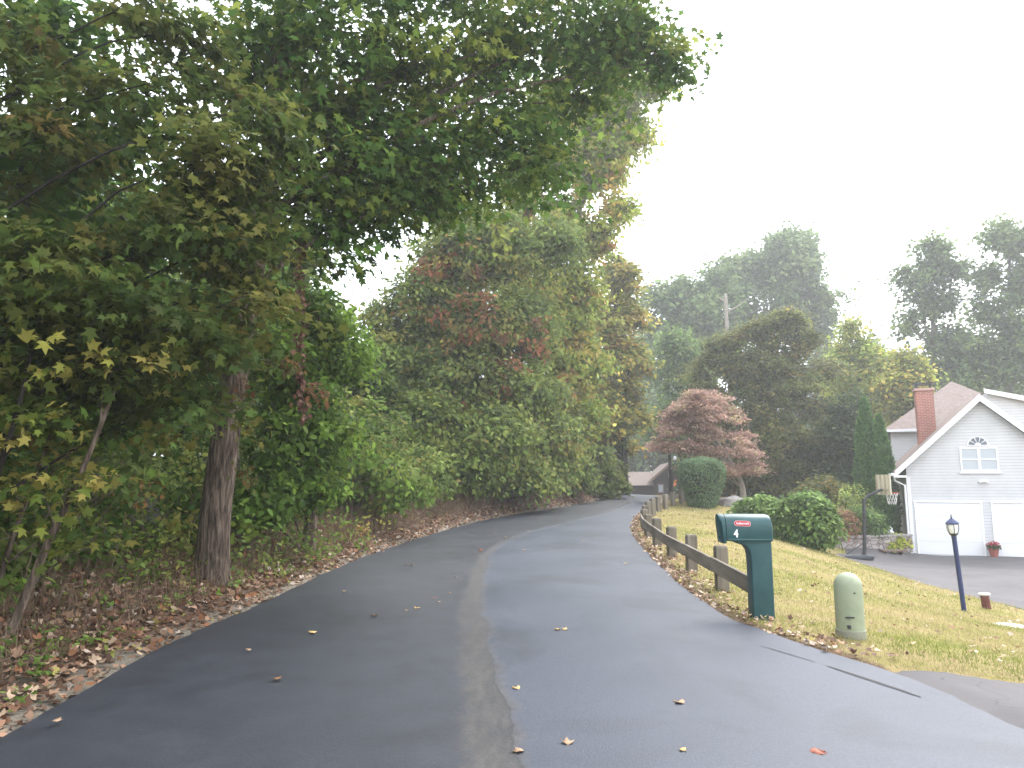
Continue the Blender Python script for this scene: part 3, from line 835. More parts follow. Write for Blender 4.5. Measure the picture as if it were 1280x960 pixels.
fl = MB(); fl.lathe([(.06, 0), (.07, .05), (.03, .07)], 10, (2.62, -.1, 2.95)); fl.lathe([(.06, 0), (.07, .05), (.03, .07)], 10, (2.86, -.1, 2.95)); fl.box(2.66, 2.82, -.08, .005, 2.97, 3.06)
fl.build('flood_light', M_WHITE, house, smooth=True)
# main block behind the garage wing
MB().box(.1, 7.2, 8.4, 17, -.6, 5.72).build('main_wall', M_SIDING, house)
hp = MB(); a = [(-.25, 8.0, 5.73), (7.5, 8.0, 5.73), (7.5, 17.3, 5.73), (-.25, 17.3, 5.73), (3.6, 11.9, 8.62), (3.6, 13.6, 8.62)]
hp.add(a, [(0, 1, 4), (1, 2, 5, 4), (2, 3, 5), (3, 0, 4, 5), (3, 2, 1, 0)]); hp.build('main_roof', M_ROOF, house)
fa = MB(); fa.box(-.3, 7.55, 7.94, 7.998, 5.60, 5.74); fa.box(-.31, -.252, 8.0, 17.3, 5.60, 5.74); fa.build('fascia', M_WHITE, house)
# upper wing to the right behind the gable
up_ = [(3.5, 2.5), (9, 2.5), (9, 5.3), (3.5, 6.87)]
MB().prism(up_, 2.05, 7.8).build('upper_wall', M_SIDING, house)
MB().prism([(3.36, 6.82), (9.3, 5.12), (9.3, 5.38), (3.36, 7.02)], 1.75, 1.80).build('upper_rake', M_WHITE, house)
MB().prism([(3.5, 6.86), (9.3, 5.19), (9.3, 5.34), (3.5, 6.95)], 1.802, 7.9).build('upper_roof', M_ROOF, house)
ch = MB().box(.9, 1.62, 3.2, 4.0, 3.6, 7.3).build('chimney', M_BRICK, house)
MB().box(.84, 1.68, 3.14, 4.06, 7.2, 7.32).build('chimney_crown', mottled('crown_brick', (.4, .24, .2), (.5, .32, .28), 8), ch, bevel=.02)
c = MB(); c.box(.86, 1.66, 3.16, 4.04, 7.52, 7.57)
for xx in (.95, 1.53):
    for yy in (3.3, 3.86): c.box(xx, xx + .05, yy, yy + .05, 7.322, 7.519)
c.build('chimney_cap', M_BLACK, ch)

# flower pot by the garage doors
qx, qy = 2.83, -.38
wp = Matrix.Rotation(TH, 4, 'Z') @ Vector((qx, qy, 0)) + Vector((16.8, 30.5, 0)); zp = hz(wp.x, wp.y) + .01
pot = thing('flower_pot', 'terracotta pot of red flowers between the two garage doors', 'flower pot', (wp.x, wp.y, zp))
MB().lathe([(.13, 0), (.19, .3), (.205, .3), (.205, .34), (.18, .34)], 16).build('pot', M_POT, pot, smooth=True)
d = unit(R.normal(size=(260, 3))); d[:, 2] = np.abs(d[:, 2]) * .6
pos = d * .26 * R.random((260, 1)) ** .3 + np.array([0, 0, .40])
instance_mesh('leaves', T_OVAL, pos[:140] - np.array([0, 0, .05]), d[:140] + R.normal(size=(140, 3)) * .4, R.normal(size=(140, 3)), np.full(140, .1), pick([((.05, .09, .03), 1)], 140), M_LEAF, pot)
instance_mesh('blossom', T_OVAL, pos[140:] + np.array([0, 0, .05]), d[140:] + R.normal(size=(120, 3)) * .3, R.normal(size=(120, 3)), np.full(120, .075), pick([((.42, .03, .05), 2), ((.5, .08, .1), 1)], 120), M_LEAF, pot)

# ------------------------------------------------------------------ basketball hoop, retaining wall, garden
bx, by = 13.6, 28.1; bz = hz(bx, by) + .015
hoop = thing('basketball_hoop', 'portable basketball hoop on black pole beside the garage', 'basketball hoop', (bx, by, bz))
bl = []
for s, zt in ((0, .0), (1, .06), (1.0, .13), (.92, .17)):
    k = s if s else .97
    bl.append([(-.52 + .85 * k * math.copysign(abs(math.cos(t)) ** .5, math.cos(t)), .36 * k * math.copysign(abs(math.sin(t)) ** .5, math.sin(t)), zt) for t in np.linspace(0, 2 * math.pi, 24, endpoint=False)])
loft(bl).build('base', M_BLACKP, hoop, smooth=True)
MB().tube([(0, 0, .1), (0.05, 0, .5), (.14, 0, 2.2), (.15, 0, 2.28)], [.075, .07, .065, .065], 10).build('pole', M_BLACK, hoop, smooth=True)
MB().tube([(-.7, 0, .15), (.04, 0, .62)], [.02, .02], 6).build('brace', M_BLACK, hoop)
MB().tube([(.14, 0, 2.2), (.3, 0, 2.42), (.75, -.05, 2.62), (.86, -.05, 2.64)], [.06, .055, .05, .05], 8).build('arm', M_BLACK, hoop, smooth=True)
# backboard faces up the drive, turned partly away
bd = Vector((.998, .05, 0)).normalized(); side = Vector((-.05, .998, 0)).normalized(); o0 = Vector((.92, -.05, 2.45)); bv = []
for k in (0, .04):
    for s in (-.46, .46):
        for z in (0, .78): bv.append(o0 + bd * k + side * s + Vector((0, 0, z)))
bb = MB().add(bv, [(0, 1, 3, 2), (4, 6, 7, 5), (0, 2, 6, 4), (1, 5, 7, 3), (0, 4, 5, 1), (2, 3, 7, 6)]).build('backboard', M_ACRYL, hoop)
fr_ = MB()
for s in (-.44, -.15, .15, .44): fr_.beam(o0 - bd * .025 + side * s + Vector((0, 0, .01)), o0 - bd * .025 + side * s + Vector((0, 0, .77)), .045, .04, side)
fr_.beam(o0 - bd * .045 + side * -.44 + Vector((0, 0, .2)), o0 - bd * .045 + side * .44 + Vector((0, 0, .2)), .04, .05)
fr_.build('backboard_frame', mottled('tan_slats', (.30, .26, .18), (.42, .38, .28), 6), bb)
rc = o0 + bd * .30 + Vector((0, 0, .08)); ring = [rc + bd * .235 * math.cos(t) + side * .235 * math.sin(t) for t in np.linspace(0, 2 * math.pi, 25)]
rim = MB(); rim.tube(ring, [.014] * 25, 6); rim.beam(o0 + bd * .04 + Vector((0, 0, .08)), rc - bd * .23, .1, .02); rim.build('rim', M_RIM, hoop, smooth=True)
net = MB()
for k in range(12):
    for dr_ in (-1, 1):
        pts = []
        for i in range(7):
            t = 2 * math.pi * (k + dr_ * i * .25) / 12; rr = .235 - .1 * (i / 6) ** .7
            pts.append(rc + bd * rr * math.cos(t) + side * rr * math.sin(t) - Vector((0, 0, .45 * i / 6)))
        net.tube(pts, [.007] * 7, 4)
net.build('net', M_NET, hoop)


def wall_run(name, label, pts, top, th):
    b = (pts[0][0], pts[0][1], hz(*pts[0])); t = thing(name, label, 'wall', b)
    mb = MB(); cp_ = MB()
    for (x0, y0), (x1, y1) in zip(pts[:-1], pts[1:]):
        z = min(hz(x0, y0 - .4), hz(x1, y1 - .4)) - .3
        mb.beam((x0, y0, (z + top) / 2), (x1, y1, (z + top) / 2), th, top - z)
        cp_.beam((x0, y0, top + .04), (x1, y1, top + .04), th + .06, .08)
    mb.build('face', M_BLOCK, t, bevel=.02, off=b); cp_.build('coping', M_STONE, t, bevel=.015, off=b)
    return t


wall_run('stone_wall', 'low grey stone retaining wall behind the basketball hoop', [(11.9, 28.9), (13.4, 29.3), (16.55, 30.2)], hz(16.4, 29.9) + .70, .35)
wpx = at(1106, 692, 29.2)
st = thing('stone_bench', 'small brown stone bench against the low retaining wall', 'bench', (15.3, 29.15, hz(15.3, 29.15)))
MB().box(-.5, .5, -.18, .18, .10, .17).build('seat', M_TRIMB, st, bevel=.015)
for s in (-.36, .28): MB().box(s, s + .1, -.14, .14, -.1, .099).build('leg', M_BLOCK, st, bevel=.01)

# white lawn ornament above the wall
ox, oy = at(1112, 660, 30.6)[0], 30.6; oz = hz(ox, oy)
orn = thing('bird_bath', 'small white garden ornament on a stem behind the yellow-green plants', 'garden ornament', (ox, oy, max(oz, at(1112, 668, 30.6)[2] - .3)))
MB().lathe([(.09, -.3), (.04, -.2), (.035, .2), (.06, .28)], 12).build('stem', M_WHITE, orn, smooth=True)
MB().lathe([(.05, .28), (.16, .36), (.17, .40), (.1, .46), (.12, .52), (.08, .6), (.02, .64)], 14).build('bowl', M_WHITE, orn, smooth=True)

# ------------------------------------------------------------------ brown house beyond the crest
hb = at(812, 622, 74); bh = thing('brown_house', 'dark brown timber house beyond the crest of the road', 'house', (hb[0], 74, hz(hb[0], 74)), rad(-6))
zb = hz(hb[0], 74); zloc = lambda px, py, Y=74: at(px, py, Y)[2] - zb
xloc = lambda px, Y=74: at(px, 600, Y)[0] - hb[0]
xa, xb = xloc(818), xloc(872); pkx = xloc(837); pkz = zloc(826, 580); evz = zloc(812, 597)
xb = 2 * pkx - xa
MB().prism([(xa, -.6), (xb, -.6), (xb, evz), (pkx, pkz - .1), (xa, evz)], 0, 9).build('gable_wall', M_LOG, bh)
rr = MB(); ov = .5; sl = (pkz - evz) / (pkx - xa)
rr.prism([(xa - ov, evz - ov * sl), (pkx, pkz), (pkx, pkz + .16), (xa - ov, evz - ov * sl + .16)], -.6, 9.3)
rr.prism([(pkx, pkz), (xb + ov, evz - ov * sl), (xb + ov, evz - ov * sl + .16), (pkx, pkz + .16)], -.6, 9.3); rr.build('gable_roof', M_ROOF2, bh)
rb = MB(); rb.prism([(xa - ov - .05, evz - ov * sl - .12), (pkx, pkz - .1), (pkx, pkz + .18), (xa - ov - .05, evz - ov * sl + .18)], -.66, -.602)
rb.prism([(pkx, pkz - .1), (xb + ov + .05, evz - ov * sl - .12), (xb + ov + .05, evz - ov * sl + .18), (pkx, pkz + .18)], -.66, -.602); rb.build('rake_board', M_TRIMB, bh)
lx0 = xloc(770); wz = zloc(790, 605)
MB().box(lx0, xa - .01, 1.2, 8.5, -.6, wz).build('wing_wall', M_LOG, bh)
wr = MB(); tz = zloc(800, 589)
wr.add([(lx0 - .4, .7, wz - .15), (xa - .02, .7, wz - .15), (xa - .02, 4.8, tz), (lx0 - .4, 4.8, tz), (xa - .02, 8.9, wz - .15), (lx0 - .4, 8.9, wz - .15)], [(0, 1, 2, 3), (3, 2, 4, 5), (0, 3, 5), (1, 4, 2), (0, 5, 4, 1)])
wr.build('wing_roof', M_ROOF2, bh)
MB().box(pkx + 5.5, pkx + 14, 3, 9, -.6, evz).build('rear_wall', M_LOG, bh)
for px0, px1, py0, py1, m_ in ((822, 829, 605, 616, M_PANE), (843, 848, 605, 615, M_SHADE), (835, 839, 591, 597, M_PANE)):
    w = MB().box(xloc(px0), xloc(px1), -.06, .01, zloc(px0, py1), zloc(px0, py0)).build('window', M_TRIMB, bh)
    MB().box(xloc(px0) + .1, xloc(px1) - .1, -.075, -.062, zloc(px0, py1) + .1, zloc(px0, py0) - .1).build('pane', m_, w)
MB().box(xloc(841), xloc(845), -.3, -.05, zloc(843, 608), zloc(843, 600)).build('door_light_patch', M_ORANGE, bh)  # orange light at the door, put in as a coloured box

# dark pole with a light, small white marker, stone pillar
p = at(839, 622, 43); pole = thing('light_pole', 'thin dark pole with small white lamp in front of the brown house', 'pole', (p[0], 43, hz(p[0], 43)))
zt = at(838, 566, 43)[2] - hz(p[0], 43)
MB().tube([(0, 0, -.2), (.02, 0, zt * .5), (-.03, 0, zt)], [.14, .12, .09], 8).build('shaft', M_BARKD, pole, smooth=True)
MB().tube([(-.02, 0, zt - .35), (.25, -.05, zt - .3)], [.03, .03], 6).build('bracket', M_BLACK, pole)
MB().lathe([(.1, 0), (.12, .12), (.06, .22), (.02, .24)], 10, (.28, -.05, zt - .42)).build('lamp_head', M_WHITE, pole, smooth=True)
p = at(767, 623, 42); zq = hz(p[0], 42); sg = thing('marker_sign', 'small white marker sign by the dark tree trunk at the road crest', 'sign', (p[0], 42, zq))
MB().box(-.03, .03, -.03, .03, -.2, .95).build('stake', M_WOOD, sg)
zs = at(767, 608, 42)[2] - zq
MB().box(-.22, -.02, -.05, -.031, zs - .14, zs + .14).build('plate', M_LETTER, sg); MB().box(.02, .2, -.05, -.031, zs - .12, zs + .14).build('plate', M_LETTER, sg)


def boulder(name, label, c, r, seed, material, squash=.6, cat='boulder'):
    bm = bmesh.new(); bmesh.ops.create_icosphere(bm, subdivisions=4, radius=1)
    for v in bm.verts:
        n_ = v.co.normalized(); d_ = 1 + .28 * mnoise.noise(n_ * 1.3 + Vector((seed, 0, 0))) + .1 * mnoise.noise(n_ * 4 + Vector((0, seed, 0)))
        v.co = Vector((n_.x * r[0], n_.y * r[1], n_.z * r[2])) * d_
    me = bpy.data.meshes.new(name); bm.to_mesh(me); bm.free(); me.polygons.foreach_set('use_smooth', np.ones(len(me.polygons), bool))
    o = link(name, me, material); o.location = [float(v) for v in c]; return tag(o, label, cat)


p = at(917, 640, 33); boulder('boulder', 'large pale boulder on the lawn between topiary and rhododendron', (p[0], 33, hz(p[0], 33) + .08), (.75, .6, .36), 3, mottled('field_stone', (.16, .145, .135), (.33, .30, .285), 5, .85, .2, .6, .02))
p = at(168, 690, 11.2); boulder('boulder', 'grey rock half hidden in the dark brush left of the big trunk', (p[0], 11.2, hz(p[0], 11.2) + .2), (.4, .4, .55), 8, mottled('mossy_rock', (.07, .07, .06), (.26, .25, .23), 4, .9, .15, .6, .03))
p = at(755, 618, 40); pl = thing('stone_pillar', 'rough low stone pillar at the end of the leafy left bank', 'pillar', (p[0], 40, hz(p[0], 40)))
MB().box(-.3, .3, -.3, .3, -.3, .62).build('shaft', M_BLOCK, pl, bevel=.03); MB().box(-.36, .36, -.36, .36, .622, .74).build('cap_stone', M_STONE, pl, bevel=.02)

# ------------------------------------------------------------------ palettes (leaf colours)
G_DARK = [((.026, .060, .014), 4), ((.04, .08, .018), 4), ((.065, .11, .022), 2), ((.095, .115, .026), 1)]
G_MAPLE = [((.03, .07, .016), 4), ((.05, .095, .02), 4), ((.085, .13, .026), 2.5), ((.13, .155, .034), 1.6)]
G_OLIVE = [((.045, .070, .018), 4), ((.075, .085, .022), 3), ((.10, .095, .028), 2), ((.12, .085, .03), .25), ((.035, .06, .018), 4)]
G_BRIGHT = [((.06, .11, .025), 4), ((.09, .15, .03), 3), ((.14, .19, .04), 1), ((.04, .075, .02), 3)]
G_VINE = [((.075, .115, .036), 5), ((.115, .155, .048), 4), ((.165, .19, .06), 2.4), ((.20, .185, .06), 1), ((.19, .10, .05), .25)]
G_YEL = [((.16, .21, .05), 4), ((.23, .245, .06), 3), ((.30, .25, .07), 1.3), ((.10, .15, .038), 2.5)]
G_AUT = [((.14, .155, .04), 4), ((.23, .20, .05), 3), ((.31, .22, .06), 1.2), ((.30, .14, .05), .3), ((.085, .115, .035), 3)]
G_RED = [((.15, .055, .042), 3), ((.20, .085, .05), 2), ((.25, .16, .06), 1.4), ((.10, .05, .035), 2), ((.10, .12, .045), 1.5)]
G_JMAP = [((.21, .125, .14), 4), ((.27, .17, .185), 3), ((.30, .215, .22), 1.5), ((.17, .12, .12), 2), ((.22, .19, .13), 1.2)]
G_BROWN = [((.066, .084, .028), 4), ((.092, .10, .034), 4), ((.13, .115, .042), 1.6), ((.16, .115, .042), .5), ((.045, .066, .024), 3)]
G_OAK = [((.06, .095, .045), 4), ((.08, .12, .055), 4), ((.11, .145, .065), 2)]
G_RHODO = [((.065, .12, .04), 4), ((.105, .17, .06), 3), ((.16, .23, .09), 1.6), ((.035, .07, .025), 3)]
G_TOP = [((.10, .17, .08), 4), ((.14, .22, .105), 3), ((.22, .30, .16), 1.2)]
G_ARB = [((.075, .17, .04), 4), ((.11, .21, .05), 3), ((.05, .12, .03), 2)]
D_LEAF = [((.19, .10, .06), 4), ((.27, .165, .105), 4), ((.12, .068, .048), 3), ((.37, .265, .18), 2.4), ((.28, .125, .06), 1.2), ((.45, .37, .30), .8), ((.28, .23, .07), .6)]

# ------------------------------------------------------------------ left-hand trees
bt = at(265, 722, 10)
tree('maple_tree', 'big maple with thick bare trunk overhanging the road', 'tree',
     [bt, at(272, 620, 10), at(288, 500, 10), at(305, 400, 10), at(320, 310, 10), at(338, 200, 10.2), at(350, 60, 10.5), at(355, -120, 10.8), at(350, -330, 11)], .215, .10,
     [B(430, 70, 10.8, 1.7, 2.0, 1.2, 60), B(540, 60, 11.5, 1.7, 2.0, 1.1, 62), B(660, 40, 12, 1.5, 2.0, 1.0, 56), B(760, 25, 12.5, 1.1, 1.8, .75, 36), B(828, 82, 12.6, .5, .8, .22, 12), B(800, 50, 12.5, .7, 1.0, .45, 18),
      B(640, 165, 12.2, .9, 1.3, .65, 30), B(560, 200, 11.8, 1.1, 1.4, .75, 40), B(480, 190, 11, 1.2, 1.4, .9, 48), B(400, 200, 10.5, .9, 1.2, 1.0, 34), B(450, 265, 11, .8, 1.1, .45, 24), B(680, 215, 12.4, .55, .9, .35, 14), B(530, 255, 11.6, .6, .9, .3, 14),
      B(395, 300, 10.6, .45, .7, .5, 14), B(740, 110, 12.6, .7, 1.0, .4, 18), B(340, 90, 10, 1.0, 1.2, 1.2, 36),
      B(430, -150, 11, 3.0, 2.6, 1.5, 44), B(640, -110, 12, 2.8, 2.6, 1.0, 40), B(280, -200, 10.5, 2.0, 2.2, 1.4, 26), B(380, -380, 11, 3.0, 3.0, 1.6, 36)],  # unseen upper crown above the frame, added to shade the leaves below
     G_MAPLE, .15, per=48, cr=.62, density=.92, T=T_MAPLE, bark=M_BARK, limb_r=.032, limbs=1, flat=.4, cv=.35, flare=[.16, .10, .05, .03], seg=18, rough=.14)

yb = (-5.6, 6.6, 0)
tree('maple_tree', 'olive-leaved maple whose low branches fill the upper left', 'tree',
     [yb, at(-90, 420, 6.8), at(-70, 200, 7), at(-30, 0, 7.4), at(20, -250, 7.8)], .10, .04,
     [B(40, 330, 6.4, .8, .9, .5, 26), B(130, 390, 6.6, .7, .8, .35, 22), B(40, 430, 6.5, .7, .8, .4, 20), B(215, 420, 7.0, .7, .8, .4, 20), B(290, 400, 7.4, .6, .8, .4, 18), B(150, 470, 7.2, .8, .9, .4, 20),
      B(270, 210, 7.2, .6, .8, .55, 30), B(330, 150, 7.4, .35, .5, .35, 12), B(230, 290, 7.2, .6, .8, .45, 22), B(180, 130, 7.6, .8, .8, .35, 18), B(60, 190, 7.2, .8, .9, .5, 24), B(180, 30, 7.8, .7, .8, .4, 16), B(245, 75, 8.3, .5, .7, .5, 14),
      B(30, 60, 7.4, .6, .8, .6, 18), B(310, 330, 7.8, .5, .7, .4, 16), B(70, 520, 7, .7, .8, .35, 14), B(240, 520, 7.6, .6, .7, .3, 12), B(130, 310, 7.2, .6, .7, .3, 12), B(310, 250, 7.6, .4, .6, .5, 14),
      B(60, -150, 7.6, 1.6, 1.4, .8, 18)],
     G_OLIVE, .118, density=.84, per=44, cr=.40, T=T_MAPLE, bark=M_BARKD, limb_r=.02, flat=.35, shell=.25)

sap = [((8, 778), (60, 680), (104, 585), (150, 470), 6.6, 'pale leaning sapling stem at far left with yellow-green maple leaves'),
       ((-12, 745), (20, 660), (58, 560), (90, 470), 7.4, 'thinner leaning sapling just behind the pale one at far left'),
       ((-60, 700), (-5, 600), (20, 520), (40, 440), 6.2, 'dark-barked sapling cut by the left edge of the photo')]
for k, (a, b, c, d, Y, lab) in enumerate(sap):
    bl = [B(c[0] + 25, c[1] + 20, Y, .35, .35, .18, 8), B(c[0] - 50, c[1] + 45, Y - .2, .3, .3, .15, 6), B(d[0] + 20, d[1], Y + .1, .5, .5, .3, 12), B(b[0] + 55, b[1] + 10, Y, .2, .25, .12, 3)]
    tree('sapling', lab, 'sapling', [at(*a, Y), at(*b, Y + .05), at(*c, Y + .1), at(*d, Y + .2)], .042 if k == 0 else .03, .016, bl,
         [((.10, .13, .03), 3), ((.20, .19, .055), 3), ((.26, .22, .08), 2), ((.05, .09, .02), 2)], .11, per=7, cr=.24, T=T_MAPLE, bark=M_BARK if k != 2 else M_BARKD, limb_r=.012, flat=.4, group='saplings at the far left')

tree('vine_tree', 'slender tree smothered in bright green vine right of the big trunk', 'tree',
     [at(385, 690, 13.4), at(392, 600, 13.4), at(398, 480, 13.4), at(400, 380, 13.4)], .13, .05,
     [B(400, 400, 13.2, .6, .9, .7, 40), B(430, 440, 13.6, .45, .8, .6, 28), B(380, 480, 13, .65, .8, .7, 40), B(405, 540, 13, .65, .8, .6, 38), B(350, 550, 12.4, .55, .7, .6, 30), B(335, 620, 12, .4, .6, .45, 20), B(385, 610, 12.8, .55, .7, .4, 22), B(350, 450, 12.6, .5, .7, .6, 26), B(300, 640, 11.6, .3, .4, .35, 10)],
     G_BRIGHT, .13, per=48, cr=.36, T=T_OVAL, limb_r=.03, up=.4, outw=.9, crown='vine_leaves')

# dead red creeper hanging beside the trunk
vt = thing('hanging_vine', 'dangling dead rust-red creeper strand beside the big maple trunk', 'vine', at(376, 300, 10.4))
va = [at(378, 292, 10.4), at(374, 350, 10.4), at(378, 400, 10.35), at(374, 455, 10.4), at(380, 520, 10.45)]
MB().tube(smooth_path(va, 5), [.008] * 21, 5).build('stem', M_BARK, vt, off=at(376, 300, 10.4))
vp = np.repeat(np.array(smooth_path(va, 12)), 7, axis=0); n = len(vp); vp = vp + R.normal(size=(n, 3)) * .04
instance_mesh('dead_leaves', T_CURL, vp, R.normal(size=(n, 3)), R.normal(size=(n, 3)) * .5 + np.array([0, 0, -1]), (.05 + .05 * R.random(n)), pick([((.14, .06, .042), 3), ((.22, .115, .08), 2), ((.09, .045, .032), 2)], n), M_DRY, vt, at(376, 300, 10.4))
rp = thing('creeper', 'patch of reddening creeper leaves climbing across the maple trunk', 'creeper', at(330, 440, 10))
ra = [B(290, 440, 9.6, .3, .15, .12, 7), B(350, 460, 10.2, .35, .2, .2, 8), B(305, 520, 9.6, .12, .1, .5, 5), B(300, 590, 9.6, .15, .1, .2, 3), B(390, 490, 10.8, .2, .2, .15, 4)]
c2, o2 = clumps(ra, 1, .3)
instance_mesh('creeper_leaves', T_OVAL, *leaf_cloud(c2, o2, 14, .16, .1, [((.12, .055, .04), 3), ((.19, .11, .05), 1), ((.06, .075, .025), 3)], .8, .4, .9), M_LEAF, rp, at(330, 440, 10))
mb = MB()
for c in ra[1:]: grow(mb, ra[0][0], c[0], .012, .006, seg=5)
mb.build('stem', M_BARK, rp, off=at(330, 440, 10))

tree('vine_covered_tree', 'broad dull-green tree draped in reddening vines on the left bank', 'tree',
     [at(585, 628, 30), at(588, 540, 30), at(595, 430, 30), at(600, 320, 30)], .3, .12,
     [B(610, 288, 29.5, 1.7, 2, .8, 50), B(690, 300, 31, 1.2, 1.8, 1.0, 44), B(575, 320, 29.5, 1.7, 2.2, 1.2, 70), B(630, 320, 30, 1.4, 2.0, 1.1, 56), B(530, 380, 29, 1.5, 2.0, 1.5, 66), B(610, 400, 29, 1.9, 2.2, 1.5, 86), B(665, 410, 30, 1.0, 1.8, 1.4, 44), B(500, 450, 28.5, 1.2, 1.8, 1.2, 50), B(570, 470, 28, 2.0, 2.0, 1.4, 84), B(650, 490, 29, 1.6, 2.0, 1.3, 66),
      B(520, 530, 26, 1.6, 1.5, 1.1, 90), B(600, 545, 26.5, 1.9, 1.5, 1.2, 110), B(680, 550, 30, 1.5, 1.6, 1.2, 80), B(560, 580, 25.5, 1.5, 1.2, .8, 60), B(640, 590, 27.5, 1.5, 1.2, .8, 60), B(560, 275, 29.5, .7, 1, .3, 14), B(480, 400, 29, .6, 1, .7, 14)],
     G_VINE, .205, per=100, cr=.74, T=T_OVAL, limb_r=.07, up=.5, outw=.9, crown='vine_leaves', cv=.28,
     extra=[('red_creeper', [B(560, 330, 27.5, 1.3, .5, 1.0, 16), B(600, 400, 26.9, 1.7, .4, 1.0, 20), B(655, 420, 28, .9, .5, 1.0, 10), B(580, 520, 26.3, .7, .4, .35, 6), B(630, 470, 27.2, .9, .4, .6, 10)], G_RED, 26, .4, .23, T_OVAL)])

tree('leaning_tree', 'tall loose yellow-green tree leaning out beyond the vine-draped one', 'tree',
     [at(668, 618, 37.5), at(690, 500, 38), at(710, 380, 38), at(725, 260, 37), at(740, 140, 36)], .26, .08,
     [B(735, 150, 36, 1.9, 2, 1.1, 60), B(775, 135, 35, 1.2, 1.6, 1.0, 34), B(690, 200, 36, 1.8, 2, 1.2, 60), B(745, 215, 36.5, 1.2, 1.8, 1.3, 56), B(705, 280, 37, 1.5, 1.8, 1.5, 80), B(670, 330, 37, 1.1, 1.5, 1.5, 50), B(722, 360, 37.5, 1.1, 1.8, 1.6, 80), B(655, 250, 36, 1.2, 1.5, 1.0, 46), B(640, 300, 36.5, 1.2, 1.5, 1.2, 46), B(765, 180, 35.5, 1.0, 1.5, 1.0, 36), B(745, 300, 37.5, .8, 1.4, 1.2, 40), B(690, 130, 35.5, 1.4, 1.8, 1.0, 50), B(800, 165, 34.5, .7, 1.2, .7, 16), B(712, 400, 37, 1.2, 1.6, 1.3, 64), B(690, 370, 37, 1.1, 1.6, 1.2, 50), B(705, 480, 37, 1.2, 1.6, 1.2, 50), B(735, 520, 37.5, 1.1, 1.4, 1.2, 44), B(820, 105, 34, .6, 1.0, .6, 10), B(760, 200, 35.5, .9, 1.3, 1.4, 46), B(775, 255, 36.5, .6, 1.2, 1.2, 18), B(650, 215, 35.5, 1.2, 1.5, 1.0, 40), B(760, 90, 35, 1.3, 1.5, .8, 30), B(725, 60, 35, 1.6, 1.5, .8, 30), B(700, 440, 37, 1.4, 1.8, 1.4, 46), B(735, 450, 38, 1.2, 1.6, 1.4, 36), B(700, 520, 37, 1.5, 1.6, 1.3, 42), B(800, 110, 34, .6, 1, .8, 9)],
     G_YEL + [((.20, .10, .05), .8)], .27, per=56, cr=.72, T=T_OVAL, limb_r=.05, up=.4, outw=.9, shell=.2,
     extra=[('trailing_vine', [B(700, 230, 34.5, .2, .2, 2.2, 10), B(720, 190, 34.5, .2, .2, 2.2, 10), B(760, 260, 34.5, .4, .3, 1.6, 10), B(690, 330, 34, .5, .3, 2.0, 14), B(628, 300, 27, .1, .1, .8, 5)], [((.15, .18, .04), 3), ((.26, .17, .06), 1)], 18, .4, .26, T_OVAL)])

tree('autumn_tree', 'yellowing autumn tree at the bend with orange lower sprays', 'tree',
     [at(782, 625, 44), at(780, 560, 44), at(776, 470, 45), at(768, 370, 46)], .24, .04,
     breakup([B(775, 430, 44.5, 1.0, .8, 2.0, 40), B(772, 520, 43.5, 1.0, .8, 1.6, 34), B(762, 345, 47, 1.4, 1.8, 1.2, 54), B(782, 395, 47, 1.4, 1.8, 1.4, 64), B(745, 390, 47, 1.4, 1.8, 1.4, 54), B(765, 440, 47, 1.6, 2, 1.5, 56), B(790, 450, 46, .8, 1.5, 1.2, 30), B(760, 500, 46, 1.8, 2, 1.3, 60), B(790, 525, 45, .9, 1.3, .6, 28), B(740, 550, 44, 1.7, 1.6, 1.0, 50), B(778, 555, 46, 1.2, 1.4, .5, 20)], 4, .6),
     G_AUT, .33, per=50, cr=.75, T=T_DIA, bark=M_BARKD, limb_r=.06)

# shrubs on the bank where the road bends
for (px, py, Y, w, h, lab) in [(745, 580, 38, 1.3, 1.1, 'rounded green shrub nearest the road crest on the left bank'), (700, 600, 34, 1.3, 1.0, 'shrub with tan stems midway along the left bank'), (440, 560, 18, 1.5, 1.4, 'light green bush behind the bank beyond the vine-smothered tree'),
                               (490, 600, 22, 1.5, 1.2, 'yellow-flecked bush on the left bank below the vine-draped tree')]:
    c = at(px, py, Y); z0 = hz(c[0], c[1]); tree('shrub', lab, 'shrub', [(c[0], c[1], z0), (c[0] + .1, c[1], z0 + .6)], .06, .03,
         [((c[0], c[1], max(c[2], z0 + h * .7)), (w, w, h), 60), ((c[0] - w * .7, c[1] + .3, z0 + h * .6), (w * .6, w * .6, h * .7), 26), ((c[0] + w * .7, c[1] + .2, z0 + h * .6), (w * .6, w * .6, h * .7), 26)], G_VINE if px != 440 else G_BRIGHT + G_VINE, .16 if Y < 25 else .22, per=46, cr=.42, T=T_OVAL, limb_r=.03, up=.5, outw=.9)

